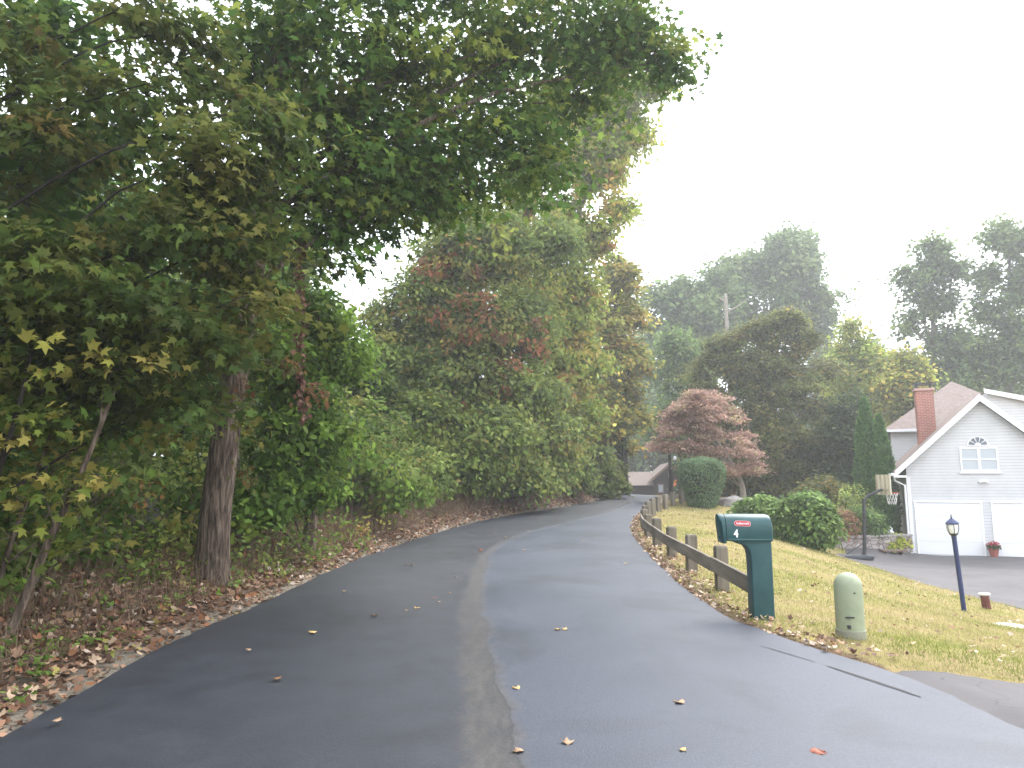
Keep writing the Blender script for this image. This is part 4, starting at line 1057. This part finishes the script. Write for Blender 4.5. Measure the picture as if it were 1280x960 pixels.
# dark wood behind the front trees
wood = [(-7.5, 10, 8), (-9.5, 13.5, 7), (-7.4, 15.5, 7.5), (-11, 18, 8), (-6.9, 20, 7.5), (-9, 23, 10), (-13, 24, 10), (-6.6, 26, 5), (-14, 14, 9), (-10.5, 9, 8), (-16, 30, 11), (-9.5, 31, 7), (-5.8, 33, 6), (-4, 38, 12), (-9, 42, 6.5), (-20, 22, 12), (-1.5, 43, 12), (-7.6, 7.0, 7), (2.9, 47, 13), (-10.2, 3.4, 10), (-8.6, -1.0, 11), (-6.8, -5, 11), (-13, 5.5, 11), (-6.6, -10, 11)]  # last entries continue the wood out of view, added to shade the left roadside
for k, (x, y, H) in enumerate(wood):
    z = hz(x, y); bl = []
    for q in range(7):
        f = (q + .6) / 7; rr_ = (1.0 + 1.6 * math.sin(math.pi * min(f + .15, 1))) * H / 12
        bl.append(((x + R.normal() * .8, y + R.normal() * .8, z + .6 + f * H * .92), (rr_ * 1.25, rr_ * 1.25, H / 11), 34))
    tree('wood_tree', 'tree standing in the dark wood behind the roadside trees', 'tree', [(x, y, z), (x + .2, y, z + H * .5), (x + R.normal() * .3, y, z + H * .92)], .16, .05, bl,
         G_DARK if y < 20 else G_DARK + G_VINE, .2 if y < 16 else .27, per=38, cr=.75, T=T_OVAL if y < 16 else T_DIA, bark=M_BARKD, limb_r=.04, group='trees in the wood on the left', limbs=1)

# ------------------------------------------------------------------ right-hand plants and trees
def mound(name, label, cat, px, py, Y, w, h, pal, size, per, cr, n, T=T_OVAL, rough=.25, parts=1):
    c = at(px, py, Y); z0 = hz(c[0], Y); t = thing(name, label, cat, (c[0], Y, z0)); mb = MB()
    bl = [((0, 0, h * .45), (w, w * .9, h * .52), n)]
    for q in range(5): a = q * 1.3 + px; bl.append(((w * .5 * math.cos(a), w * .45 * math.sin(a), h * (.5 + .12 * math.sin(a * 3))), (w * .5, w * .5, h * .42), n // 4))
    for q in range(7): a = q * .9; grow(mb, (.1 * math.cos(a), .1 * math.sin(a), -.05), (w * .7 * math.cos(a), w * .7 * math.sin(a), h * .6), .03, .01)
    cl, o = clumps(bl, 1, .7); k = cl[:, 2] > .05
    mb.build('stems', M_BARK, t)
    instance_mesh('foliage', T, *leaf_cloud(cl[k], o[k], per, cr, size, pal, .6, .7, .8, .5), M_LEAF, t)
    return t


mound('rhododendron', 'full rounded rhododendron in front of the stone wall', 'shrub', 1006, 690, 22.6, 1.0, 1.6, G_RHODO, .15, 24, .26, 190)
mound('rhododendron', 'smaller rhododendron directly behind the teal mailbox', 'shrub', 952, 662, 25, .9, 1.05, G_RHODO, .14, 24, .25, 120)
mound('shrub', 'green shrub behind the pole of the basketball hoop', 'shrub', 1078, 670, 30.4, .95, 1.35, G_RHODO, .14, 22, .26, 90)
mound('shrub', 'reddish brown shrub beside the round rhododendron', 'shrub', 1050, 672, 29.6, .7, 1.3, [((.16, .08, .06), 3), ((.12, .09, .05), 2), ((.2, .1, .08), 1)], .12, 22, .26, 60)
mound('shrub', 'olive shrub under the dark spreading tree', 'shrub', 1030, 655, 34, 1.3, 1.9, G_BROWN, .16, 22, .34, 90)
mound('shrub', 'pale variegated shrub leaning by the arborvitae', 'shrub', 1066, 650, 31.4, .55, 2.2, [((.22, .27, .09), 3), ((.30, .33, .14), 1), ((.10, .15, .05), 2)], .13, 18, .3, 34)
t = mound('hosta', 'yellow-green leafy plants on top of the stone wall', 'plant', 1112, 672, 30.2, .72, .55, [((.30, .33, .06), 3), ((.22, .28, .05), 2), ((.38, .34, .09), 1)], .13, 18, .2, 44)

# clipped topiary bush, narrower at the foot
c = at(878, 636, 32); z0 = hz(c[0], 32); t = thing('topiary_bush', 'clipped drum-shaped evergreen bush beside the end of the fence', 'bush', (c[0], 32, z0))
prof = [(.55, .0), (.66, .3), (.84, .85), (.99, 1.35), (1.0, 1.62), (.92, 1.86), (.74, 2.04), (.0, 2.16)]
n = 13000; hh = R.random(n); tt = R.random(n) * 2 * math.pi
s_ = np.interp(hh, np.linspace(0, 1, 8), [p_[0] for p_ in prof]); zz = np.interp(hh, np.linspace(0, 1, 8), [p_[1] for p_ in prof])
topm = R.random(n) < .25; rr0 = np.sqrt(R.random(n)) * .9; s_ = np.where(topm, rr0, s_); zz = np.where(topm, 2.16 - .36 * rr0 ** 2.6, zz)
fo = 1 + .05 * np.sin(3 * tt + 2 * zz) + .04 * np.sin(7 * tt + 5 * zz) + R.normal(size=n) * .035
pos = np.stack([s_ * fo * np.cos(tt), s_ * fo * np.sin(tt), zz + .02 * R.normal(size=n)], 1)
nr = np.stack([np.cos(tt), np.sin(tt), .3 + 1.5 * topm], 1) + R.normal(size=(n, 3)) * .5
instance_mesh('foliage', T_OVAL, pos, nr, R.normal(size=(n, 3)) + np.array([0, 0, .8]), .06 + .05 * R.random(n), pick(G_TOP, n) * (.75 + .5 * R.random((n, 1))), M_LEAF, t)
mb = MB()
for q in range(9): a = q * .7; grow(mb, (.08 * math.cos(a), .08 * math.sin(a), -.05), (.75 * math.cos(a), .75 * math.sin(a), 1.7), .03, .01)
mb.lathe([(.45, .1), (.6, .5), (.8, 1.3), (.8, 1.7), (.5, 1.95)], 14)
mb.build('stems', M_BARKD, t)

# arborvitae
for px, py0, py1, Y, w, lab in ((1093, 690, 503, 33.5, .62, 'taller slim columnar arborvitae at the corner of the white house'), (1110, 690, 525, 32.6, .55, 'shorter arborvitae touching the wall of the white house')):
    c = at(px, py0, Y); z0 = hz(c[0], Y); H = at(px, py1, Y)[2] - z0; t = thing('arborvitae', lab, 'tree', (c[0], Y, z0), 0, 'arborvitae by the house')
    n = 15000; f = R.random(n) ** 1.15; tt = R.random(n) * 2 * math.pi
    rr_ = w * np.interp(f, [0, .12, .4, .75, .93, 1], [.85, 1, .95, .62, .24, .02]) * (.72 + .3 * R.random(n)) * (1 + .12 * np.sin(5 * tt + f * 17) + .08 * np.sin(9 * tt - f * 40))
    pos = np.stack([rr_ * np.cos(tt), rr_ * np.sin(tt), f * H + .1], 1)
    nr = np.stack([np.cos(tt), np.sin(tt), np.full(n, .2)], 1) + R.normal(size=(n, 3)) * .5
    instance_mesh('crown', T_DIA, pos, nr, np.stack([np.cos(tt) * .3, np.sin(tt) * .3, np.ones(n)], 1) + R.normal(size=(n, 3)) * .25, .12 + .12 * R.random(n), pick(G_ARB, n) * (.7 + .6 * R.random((n, 1))), M_LEAF, t)
    MB().tube([(0, 0, -.1), (0, 0, H * .5), (0, 0, H * .93)], [.09, .3, .03], 8).build('trunk', M_BARKD, t)

# red Japanese maple: many small layered sprays in a broad fan
JM = []
for q in range(150):
    f = random.random() ** .85; hw = 16 + 62 * f ** .75; px = 880 + random.uniform(-1, 1) * hw + 4 * f; py = 492 + 92 * f - abs(px - 880) * .12 * (1 - f) + (14 if px > 900 else -6 if px < 850 else 0) * f
    if px < 858: py = min(py, 562 - (858 - px) * .12)
    if px > 925: px = 925 + (px - 925) * .7; py = min(py, 588)
    JM.append((at(px, py, 35.7 + random.uniform(-1.4, 1.2)), (.40 + .25 * random.random(), .5, .07 + .07 * random.random()), 5))
tree('japanese_maple', 'wide dusky red Japanese maple above the topiary bush', 'tree',
     [at(930, 632, 36), at(927, 605, 36), at(915, 580, 36), at(895, 550, 36)], .17, .06,
     JM,
     G_JMAP, .13, per=40, cr=.40, T=T_OVAL, bark=M_BARKP, limb_r=.022, flat=.26, up=.9, outw=.5, jit=.7, limbs=1, shell=.1, limb_every=9)

# dense dark spreading tree: tufts over a dome, thinner and darker inside
DOME = [B(962, 470, 45.2, 2.6, 2.4, 2.6, 90), B(960, 550, 45, 2.8, 2.4, 1.8, 70)]
for q in range(135):
    a_ = random.uniform(-1, 1); f = random.random() ** .8; hw = 93 * min(1, f * 3.2) ** .5 * (1 if f < .75 else 1 - .35 * (f - .75) / .25)
    px = 960 + a_ * hw + 6 * random.gauss(0, 1); py = 388 + 220 * f + 10 * a_ * a_ * (1 - f)
    DOME.append((at(px, py, 45 - 3.2 * math.sqrt(max(0, 1 - a_ * a_)) * min(1, .3 + f) + random.gauss(0, .4)), (.5 + .5 * random.random(), .6, .28 + .3 * random.random()), 9))
tree('spreading_tree', 'dense dome-shaped dark olive tree with browning top', 'tree',
     [at(968, 632, 45), at(968, 560, 45), at(966, 480, 45), at(962, 400, 45)], .32, .12,
     DOME,
     G_BROWN, .22, per=64, cr=.66, T=T_DIA, bark=M_BARK, limb_r=.05, flat=.4, cv=.42, limb_every=7)

# snag
p = at(908, 400, 47); tpz = at(908, 368, 47); s0 = hz(p[0], 47)
sn = thing('dead_trunk', 'bare pale broken trunk poking above the dark dome-shaped tree', 'dead tree', (p[0], 47, s0))
MB().tube([(0, 0, -.2), (.05, 0, 6), (0, 0, tpz[2] - s0)], [.2, .16, .12], 10, .1).build('trunk', M_BARKP, sn, smooth=True)
MB().tube([(0, 0, tpz[2] - s0 - .55), (-.45, .05, tpz[2] - s0 - .2)], [.09, .04], 7).build('branch', M_BARKP, sn, smooth=True)
MB().tube([(0, 0, tpz[2] - s0 - 1.2), (.7, 0, tpz[2] - s0 - .9), (1.7, .1, tpz[2] - s0 - .1)], [.06, .04, .015], 7).build('branch', M_BARKP, sn, smooth=True)


def bigtree(name, label, Y, trunk_px, top, blobs, pal, size, per=46, cr=1.3, bark=None, group=None, shell=.4, r=.35):
    b = at(trunk_px, 600, Y); return tree(name, label, 'tree', [(b[0], Y, 0), at(trunk_px, 520, Y), at(*top, Y)], r, .1, breakup([B(px, py, Y + dy, rx, rx, rz * 1.35, n * 1.5) for px, py, dy, rx, rz, n in blobs], 6), pal, size, per, cr, T_DIA, bark or M_BARKG, group, limb_r=.08, shell=shell, limb_every=4, flat=.85)


bigtree('oak_tree', 'tall hazy rounded oak crown rising behind the dark dome-shaped tree', 82, 960, (965, 340),
        [(960, 335, 0, 5, 3, 70), (1000, 345, 1, 4, 3.5, 60), (925, 350, 0, 4, 2.6, 50), (985, 310, 0, 4, 1.6, 40), (1020, 380, 0, 3.5, 2.2, 40), (960, 390, 0, 6, 3, 70), (1030, 420, 2, 3.5, 3, 40)], G_OAK, .55)
bigtree('oak_tree', 'hazy oak crown left of the pale broken trunk', 76, 872, (868, 380),
        [(865, 365, 0, 3.4, 2, 50), (835, 385, 0, 2.4, 1.8, 34), (890, 375, 0, 3, 2, 44), (860, 400, 0, 4.2, 2.4, 60), (830, 430, 0, 2.4, 2.6, 44), (885, 420, 0, 3.5, 2.5, 50)], G_OAK, .5)
bigtree('green_tree', 'mid-green tree behind the Japanese maple', 60, 850, (850, 430),
        [(850, 430, 0, 2, 1.2, 40), (835, 470, 0, 2.2, 1.6, 46), (870, 470, 0, 2.2, 1.6, 46), (850, 510, 0, 2.8, 1.6, 56), (820, 530, 0, 1.8, 1.2, 34), (870, 545, 0, 2.4, 1.1, 40)], [((.07, .12, .036), 4), ((.11, .165, .05), 3), ((.045, .08, .026), 3)], .36, bark=M_BARKD, r=.2, cr=.95)
bigtree('yellow_tree', 'yellow-green tree with orange tips behind the arborvitae', 52, 1075, (1072, 440),
        [(1065, 435, 0, 1.7, 1.4, 36), (1090, 450, 0, 1.7, 1.3, 36), (1075, 480, 0, 2.2, 1.6, 48), (1060, 520, 0, 1.8, 1.6, 36), (1100, 500, 1, 1.6, 1.6, 30), (1072, 560, -2, 2, 1.8, 34)], G_YEL, .32, bark=M_BARK, r=.18, cr=.85)
bigtree('yellow_tree', 'smaller orange-touched tree just left of the brick chimney', 48, 1128, (1128, 460),
        [(1125, 455, 0, 1.3, .9, 26), (1140, 475, 0, 1.2, .9, 24), (1118, 490, 0, 1.5, 1.2, 30), (1135, 510, 0, 1.5, 1.2, 26), (1125, 550, 0, 1.6, 1.4, 24)], G_YEL + G_AUT, .3, bark=M_BARK, r=.15, cr=.75)
bigtree('oak_tree', 'tall airy oak rising behind the brick chimney', 62, 1168, (1165, 330),
        [(1160, 325, 0, 2.2, 1.1, 30), (1185, 340, 0, 1.9, 1.3, 26), (1140, 350, 0, 1.4, 1.1, 16), (1170, 380, 0, 2.2, 1.4, 28), (1145, 400, 0, 1.5, 1.1, 16), (1175, 430, 0, 2.5, 1.5, 38), (1160, 465, 0, 3, 1.6, 44), (1200, 455, 0, 2, 1.6, 30), (1190, 500, 0, 3, 2, 40)], G_OAK, .4, cr=.95, shell=.15)
bigtree('oak_tree', 'tall leafy oak over the white house at the right edge', 58, 1262, (1262, 320),
        [(1250, 300, 0, 1.9, 1.2, 30), (1285, 310, 0, 2, 1.6, 34), (1232, 345, 0, 1.4, 1.1, 20), (1265, 360, 0, 2.2, 1.4, 36), (1240, 400, 0, 1.7, 1.2, 24), (1285, 410, 0, 2, 1.5, 30), (1220, 430, 0, 1.7, 1.0, 20), (1255, 450, 0, 2.6, 1.4, 40), (1230, 480, 0, 2.6, 1.4, 34), (1290, 480, 0, 2.4, 1.6, 30)], G_OAK, .38, cr=.9, shell=.15)
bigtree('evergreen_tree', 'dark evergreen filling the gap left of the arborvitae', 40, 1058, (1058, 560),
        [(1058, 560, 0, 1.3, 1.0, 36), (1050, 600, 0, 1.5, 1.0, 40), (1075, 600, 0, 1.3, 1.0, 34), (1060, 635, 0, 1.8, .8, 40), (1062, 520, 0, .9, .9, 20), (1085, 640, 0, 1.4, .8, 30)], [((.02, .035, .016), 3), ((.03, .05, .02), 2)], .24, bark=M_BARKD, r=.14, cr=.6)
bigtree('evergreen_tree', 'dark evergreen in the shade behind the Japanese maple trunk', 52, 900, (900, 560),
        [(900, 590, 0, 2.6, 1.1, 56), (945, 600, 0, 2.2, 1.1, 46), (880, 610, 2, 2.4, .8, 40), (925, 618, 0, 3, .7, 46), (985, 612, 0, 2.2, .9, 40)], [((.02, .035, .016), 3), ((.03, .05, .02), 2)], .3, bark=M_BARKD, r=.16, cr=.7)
for k, (px, Y, top) in enumerate(((800, 93, 500), (840, 96, 490), (875, 92, 505), (700, 95, 470), (790, 100, 420), (1090, 95, 430), (1215, 90, 440), (1330, 80, 400), (1030, 100, 440))):
    bigtree('far_tree', 'hazy green tree in the far wood behind the nearer crowns', Y, px, (px, top + 20),
            [(px, top + 20, 0, 3.5, 2.5, 40), (px - 25, top + 60, 0, 3.5, 3, 40), (px + 25, top + 60, 0, 3.5, 3, 40), (px, top + 110, 0, 5, 3.5, 60), (px - 15, top + 160, 0, 5, 3, 40)], G_OAK, .6, group='far trees beyond the houses', cr=1.4)

# ------------------------------------------------------------------ undergrowth, weeds, litter, grass
def scatter_bank(n, y0, y1, d0, d1, pw=1.0):
    y = y0 + (y1 - y0) * R.random(n) ** 1.3; d = d0 + (d1 - d0) * R.random(n) ** pw; x = xl(y) - d
    return x, y, height(x, y), d


# leafy brush along the foot of the wood
n = 260; x = -4.6 - 7 * R.random(n); y = 7.5 + 8 * R.random(n); cl = np.stack([x, y, height(x, y) + .1 + 2.4 * R.random(n) ** 1.2], 1); out = unit(R.normal(size=(n, 3)) + np.array([.5, -.5, .4]))
keep = ~((x > -5.2) & (y < 10.5)); cl, out = cl[keep], out[keep]
instance_mesh('brush', T_OVAL, *leaf_cloud(cl, out, 44, .5, .12, G_DARK, .8, .6, .8, .6), M_LEAF)
tag(bpy.data.objects['brush'], 'dark leafy brush deep under the front maples', 'undergrowth', kind='stuff')
n = 680; y = 5.5 + 34 * R.random(n) ** 1.2; d = 1.0 + np.interp(y, [5, 8, 12, 16, 22, 40], [.9, .75, .5, .6, .8, 1.1]) + R.random(n) ** 1.2 * 2.5; x = xl(y) - d
cl = np.stack([x, y, height(x, y) + .15 + R.random(n) ** 1.4 * np.interp(y, [5, 12, 20, 40], [.8, 1.3, 2.4, 2.6])], 1); out = unit(np.stack([np.full(n, .7), np.full(n, -.6), np.full(n, .3)], 1) + R.normal(size=(n, 3)) * .3)
instance_mesh('undergrowth', T_OVAL, *leaf_cloud(cl, out, 60, .42, .115, G_VINE + G_DARK + [((.10, .13, .04), 3), ((.2, .13, .06), .7)], .8, .6, .8, .6), M_LEAF)
tag(bpy.data.objects['undergrowth'], 'tangled leafy undergrowth along the foot of the left wood', 'undergrowth', kind='stuff')
mb = MB()
for q in range(1100):
    y = 5 + 33 * random.random() ** 1.2; d = 1.0 + np.interp(y, [5, 12, 40], [1.2, .6, .4]) + random.random() * 2.0; x = float(xl(y)) - d; z = hz(x, y)
    h = .4 + random.random() * 1.1; dx, dy = random.gauss(.2, .4), random.gauss(-.1, .3)
    mb.tube([(x, y, z - .03), (x + dx * .3, y + dy * .3, z + h * .6), (x + dx, y + dy, z + h * (1 if random.random() < .5 else .75))], [.008, .006, .003], 4)
tag(mb.build('dry_stems', mottled('dry_stem', (.11, .075, .055), (.25, .19, .14), 8, .9, .1, 0)), 'dry brown weed stems and twigs along the left bank', 'dry weeds', kind='stuff')
# leafy sprouts round the foot of the big trunk and the vine tree
sp_ = [(-4.75, 9.9, .5), (-4.6, 10.4, .9), (-3.75, 10.6, .35), (-3.7, 11.2, .5), (-3.6, 12.3, .45), (-3.55, 12.9, .7), (-3.9, 12.2, .8), (-5.0, 9.4, .4), (-5.3, 9.0, .6), (-4.3, 9.35, .18), (-3.45, 13.6, .5), (-3.3, 14.6, .5), (-3.2, 15.4, .6), (-4.1, 11.4, 1.0)]
cl = np.array([(x_ + .22 * R.normal(), y_ + .22 * R.normal(), hz(x_, y_) + .08 + h_ * R.random()) for x_, y_, h_ in sp_ for _ in range(4)]); out = unit(R.normal(size=(len(cl), 3)) + np.array([.4, -.6, .4]))
instance_mesh('trunk_sprouts', T_OVAL, *leaf_cloud(cl, out, 26, .26, .085, G_BRIGHT + G_VINE, .8, .6, .8, .6), M_LEAF)
tag(bpy.data.objects['trunk_sprouts'], 'leafy green sprouts round the foot of the big trunk', 'undergrowth', kind='stuff')
# fine dry weeds
n = 30000; x, y, z, d = scatter_bank(n, 4, 38, .6, 3.2); k = R.random(n) < np.interp(y, [4, 9, 12, 38], [.6, .8, 1, 1]); x, y, z = x[k], y[k], z[k]; n = len(x)
hgt = (.12 + .45 * R.random(n) ** 2) * np.interp(y, [4, 10, 14, 38], [.5, .8, 1.2, 1.5])
instance_mesh('dry_grass', T_BLADE, np.stack([x, y, z - .02], 1), R.normal(size=(n, 3)) * np.array([1, 1, .1]), np.stack([R.normal(size=n) * .4, R.normal(size=n) * .4, np.ones(n)], 1), hgt, pick([((.17, .11, .075), 4), ((.24, .17, .11), 2), ((.10, .10, .04), 2), ((.13, .08, .055), 2)], n), M_GRASS, width=np.full(n, .014))
tag(bpy.data.objects['dry_grass'], 'fine brown dry grass on the left bank', 'dry grass', kind='stuff')
# low green weeds near the left edge
n = 150; x, y, z, d = scatter_bank(n, 3.6, 14, .25, 2.2)
cl = np.stack([x, y, z + .05], 1); out = unit(R.normal(size=(n, 3)) * .5 + np.array([0, 0, 1]))
instance_mesh('green_weeds', T_OVAL, *leaf_cloud(cl, out, 14, .13, .065, [((.07, .13, .03), 3), ((.11, .17, .05), 2), ((.16, .17, .06), 1)], .5, 1, .3, .6), M_LEAF)
tag(bpy.data.objects['green_weeds'], 'low green weeds among the leaves beside the left road edge', 'weeds', kind='stuff')
# leaf litter on the bank
n = 52000; x, y, z, d = scatter_bank(n, 3, 44, .05, 4.5, 1.2)
k = R.random(n) < np.clip(.25 + d * .9, 0, 1) * (.55 + .45 * (wob(x, y, 2.3) > -.25)) * np.where((y < 11) & (d > 2.2), .35, 1); x, y, z = x[k], y[k], z[k]; n = len(x)
instance_mesh('leaf_litter', T_CURL, np.stack([x, y, z + .006 + .03 * R.random(n)], 1), np.array([0, 0, 1]) + R.normal(size=(n, 3)) * .45, R.normal(size=(n, 3)), (.045 + .052 * R.random(n)) * np.interp(y, [3, 20, 40], [1, 1.25, 1.5]), pick(D_LEAF, n) * (.7 + .6 * R.random((n, 1))), M_DRY)
tag(bpy.data.objects['leaf_litter'], 'brown fallen leaf litter covering the left bank', 'leaf litter', kind='stuff')
# leaves strewn over the lawn and along the right road edge
y = np.concatenate([5 + 33 * R.random(1500) ** 1.2, 5.5 + 36 * R.random(2600)]); d = np.concatenate([.1 + 9 * R.random(1500) ** 1.3, np.abs(R.normal(size=2600)) * .32 + .02])
x = xr(y) + d; ok = ~in_poly(x, y, DRIVE_POLY) & (y > 6.6); x, y, d = x[ok], y[ok], d[ok]; n = len(x); z = height(x, y)
instance_mesh('lawn_leaves', T_CURL, np.stack([x, y, z + .025 + .03 * R.random(n)], 1), np.array([0, 0, 1]) + R.normal(size=(n, 3)) * .4, R.normal(size=(n, 3)), .035 + .05 * R.random(n), pick(D_LEAF + [((.5, .38, .3), 4)], n) * (.8 + .5 * R.random((n, 1))), M_DRY)
tag(bpy.data.objects['lawn_leaves'], 'dry fallen leaves strewn over the lawn and along its road edge', 'fallen leaves', kind='stuff')
# lawn grass blades
n = 170000; y = 5 + 31 * R.random(n) ** 1.9; x = xr(y) + .08 + 11 * R.random(n) ** 1.1
ok = ~in_poly(x, y, DRIVE_POLY) & (y > 6.1) & (R.random(n) < np.clip(.3 + (x - xr(y)) * 1.1, 0, 1)); x, y = x[ok], y[ok]; n = len(x); z = height(x, y)
v = (1.2 * wob(x, y, .9) + wob(x, y, 3.1) * .7 + .25 + (y - 12) * .03 + R.normal(size=n) * .45)[:, None]; t = np.clip(.5 + v * .5, 0, 1)
col = (np.array([.20, .23, .05]) * (1 - t) + np.array([.43, .355, .175]) * t) * (.7 + .6 * R.random((n, 1)))
instance_mesh('grass', T_BLADE, np.stack([x, y, z - .005], 1), R.normal(size=(n, 3)) * np.array([1, 1, .2]), np.stack([R.normal(size=n) * .55, R.normal(size=n) * .55, np.ones(n)], 1), .03 + .045 * R.random(n), col, M_GRASS, width=.007 * np.interp(y, [5, 12, 36], [1, 1.6, 3.5]))
tag(bpy.data.objects['grass'], 'short yellowing grass blades of the front lawn', 'grass', kind='stuff')

# single leaves lying on the road
spots = [(343, 849, .085, 0, 'curled tan leaf alone on the left lane'), (1013, 937, .12, 1, 'flattened reddish maple leaf on the right lane near the camera'), (649, 862, .075, 2, 'pale yellow leaf just right of the scraped joint'), (600, 688, .12, 3, 'orange leaf on the lane joint far up the road'),
         (66, 902, .07, 4, 'small tan leaf by the left road edge close to the camera'), (312, 812, .06, 4, 'pale small leaf on the left lane before the big trunk')]
pal_ = [(.24, .13, .06), (.36, .14, .10), (.62, .42, .18), (.5, .13, .04), (.42, .28, .18)]


def road_leaf(px, py, s, col, lab, grp=None):
    z = .05
    for _ in range(6):
        r = at(px, py, 1.0); dirv = r - np.array([0, 0, EYE]); t = (z - EYE) / dirv[2]; yy = dirv[1] * t; z = float(zr(yy)) + .052
    p_ = np.array([dirv[0] * t, yy, z + .004])
    a = R.random() * 6.28
    o = instance_mesh('fallen_leaf', T_CURL if col != 1 else T_MAPLE, np.zeros((1, 3)), np.array([[.1 * R.normal(), .1 * R.normal(), 1]]), np.array([[math.cos(a), math.sin(a), 0]]), np.array([s]), np.array([pal_[col]]), M_DRY)
    o.location = [float(q) for q in p_]; sm = o.modifiers.new('thickness', 'SOLIDIFY'); sm.thickness = .002
    tag(o, lab, 'leaf', grp)


for s in spots: road_leaf(*s)
for px, py in ((505, 706), (541, 747), (549, 753), (519, 761), (508, 764), (532, 747), (571, 722), (517, 707), (653, 688), (700, 787), (705, 788), (710, 932), (480, 690), (660, 664), (730, 676), (620, 666), (632, 672), (855, 880), (430, 740), (390, 790), (640, 708), (850, 937), (560, 742), (780, 705), (470, 770), (655, 940)):
    road_leaf(px, py, .05 + .05 * R.random(), int(R.choice([0, 1, 4, 4, 2])), 'small dry leaf lying on the dark asphalt of the road', 'small leaves scattered on the road')

tar = MB()
for (ax, ay), (bx_, by_), wd in (((2.66, 6.28), (2.97, 5.42), .022), ((2.35, 7.0), (2.62, 6.4), .008)):
    pts = [(ax + (bx_ - ax) * t + .012 * mnoise.noise(Vector((t * 6, ax, 0))), ay + (by_ - ay) * t) for t in np.linspace(0, 1, 14)]
    for i, (p0, p1) in enumerate(zip(pts[:-1], pts[1:])):
        zz = []
        for px_c, py_c in (p0, p1):
            a_, b_ = float(xl(py_c)), float(xr(py_c)); u_ = (px_c - a_) / (b_ - a_); zz.append(float(zr(py_c)) + .025 + .03 * (1 - (2 * u_ - 1) ** 2) + .0045)
        w0, w1 = (wd * math.sin(math.pi * min(.999, (i + .25) / 14)) ** .5, wd * math.sin(math.pi * min(.98, (i + 1.25) / 14)) ** .5)
        tar.add([(p0[0] - w0, p0[1], zz[0]), (p0[0] + w0, p0[1], zz[0]), (p1[0] + w1, p1[1], zz[1]), (p1[0] - w1, p1[1], zz[1])], [(0, 1, 2, 3)])
tag(tar.build('road_seam', mat('tar', (.008, .008, .009), .6, .3)), kind='structure')

# ------------------------------------------------------------------ air
hzb = MB(); hzb.box(-420, 420, -70, 430, -4, 60)
M_HAZE = bpy.data.materials.new('haze_air'); M_HAZE.use_nodes = True
nt = M_HAZE.node_tree; nt.nodes.clear(); o_ = nt.nodes.new('ShaderNodeOutputMaterial'); v_ = nt.nodes.new('ShaderNodeVolumePrincipled')
v_.inputs['Color'].default_value = (.95, .97, 1, 1); v_.inputs['Density'].default_value = .0016; v_.inputs['Anisotropy'].default_value = .35
nt.links.new(v_.outputs[0], o_.inputs['Volume'])
HAZE = tag(hzb.build('haze', M_HAZE), 'thin pale morning mist softening the far trees', 'haze', kind='stuff')  # the mist also stands in for lens glare at the upper right

# ------------------------------------------------------------------ light, sky, camera
SUN_EL, SUN_AZ = rad(52), rad(38)      # azimuth measured clockwise from straight ahead (+Y)
w = bpy.data.worlds.new('World'); sc.world = w; w.use_nodes = True
nt = w.node_tree; bg = nt.nodes['Background']
sky = nt.nodes.new('ShaderNodeTexSky'); sky.sky_type = 'NISHITA'; sky.sun_disc = False; sky.sun_elevation = SUN_EL; sky.sun_rotation = SUN_AZ
sky.air_density = 1.0; sky.dust_density = 4.0
cloud = nt.nodes.new('ShaderNodeTexNoise'); cloud.inputs['Scale'].default_value = 1.6; cloud.inputs['Detail'].default_value = 5
tc = nt.nodes.new('ShaderNodeTexCoord'); nt.links.new(tc.outputs['Generated'], cloud.inputs['Vector'])
cr_ = nt.nodes.new('ShaderNodeValToRGB'); cr_.color_ramp.elements[0].color = (6.9, 7.35, 8.1, 1); cr_.color_ramp.elements[1].color = (9.1, 9.5, 10.1, 1)
nt.links.new(cloud.outputs['Fac'], cr_.inputs['Fac'])
mx = nt.nodes.new('ShaderNodeMix'); mx.data_type = 'RGBA'; mx.inputs[0].default_value = .85     # closed overcast over the clear sky
nt.links.new(sky.outputs['Color'], mx.inputs[6]); nt.links.new(cr_.outputs['Color'], mx.inputs[7]); nt.links.new(mx.outputs[2], bg.inputs['Color'])
bg.inputs['Strength'].default_value = .11
sun = bpy.data.lights.new('sun', 'SUN'); sun.energy = 1.2; sun.angle = rad(25); sun.color = (1, .975, .94)
so = bpy.data.objects.new('sun', sun); COL.objects.link(so)
sd = Vector((math.sin(SUN_AZ) * math.cos(SUN_EL), math.cos(SUN_AZ) * math.cos(SUN_EL), math.sin(SUN_EL))); so.rotation_euler = sd.to_track_quat('Z', 'Y').to_euler()

cam = bpy.data.cameras.new('camera'); cam.sensor_width = 36; cam.lens = 36 * FPX / 1280; cam.clip_end = 1500; cam.clip_start = .05
co = bpy.data.objects.new('camera', cam); COL.objects.link(co); co.location = (0, 0, EYE); co.rotation_euler = (rad(90) + PITCH, 0, 0); sc.camera = co
sc.view_settings.view_transform = 'Standard'; sc.view_settings.look = 'None'; sc.view_settings.gamma = 1; sc.view_settings.exposure = 2.0; sc.view_settings.use_curve_mapping = False
sc.render.engine = 'CYCLES'
cy = sc.cycles; cy.use_denoising = True; cy.max_bounces = 8; cy.diffuse_bounces = 3; cy.glossy_bounces = 2; cy.transmission_bounces = 3; cy.transparent_max_bounces = 6; cy.volume_bounces = 1
try: cy.denoiser = 'OPENIMAGEDENOISE'
except Exception: pass
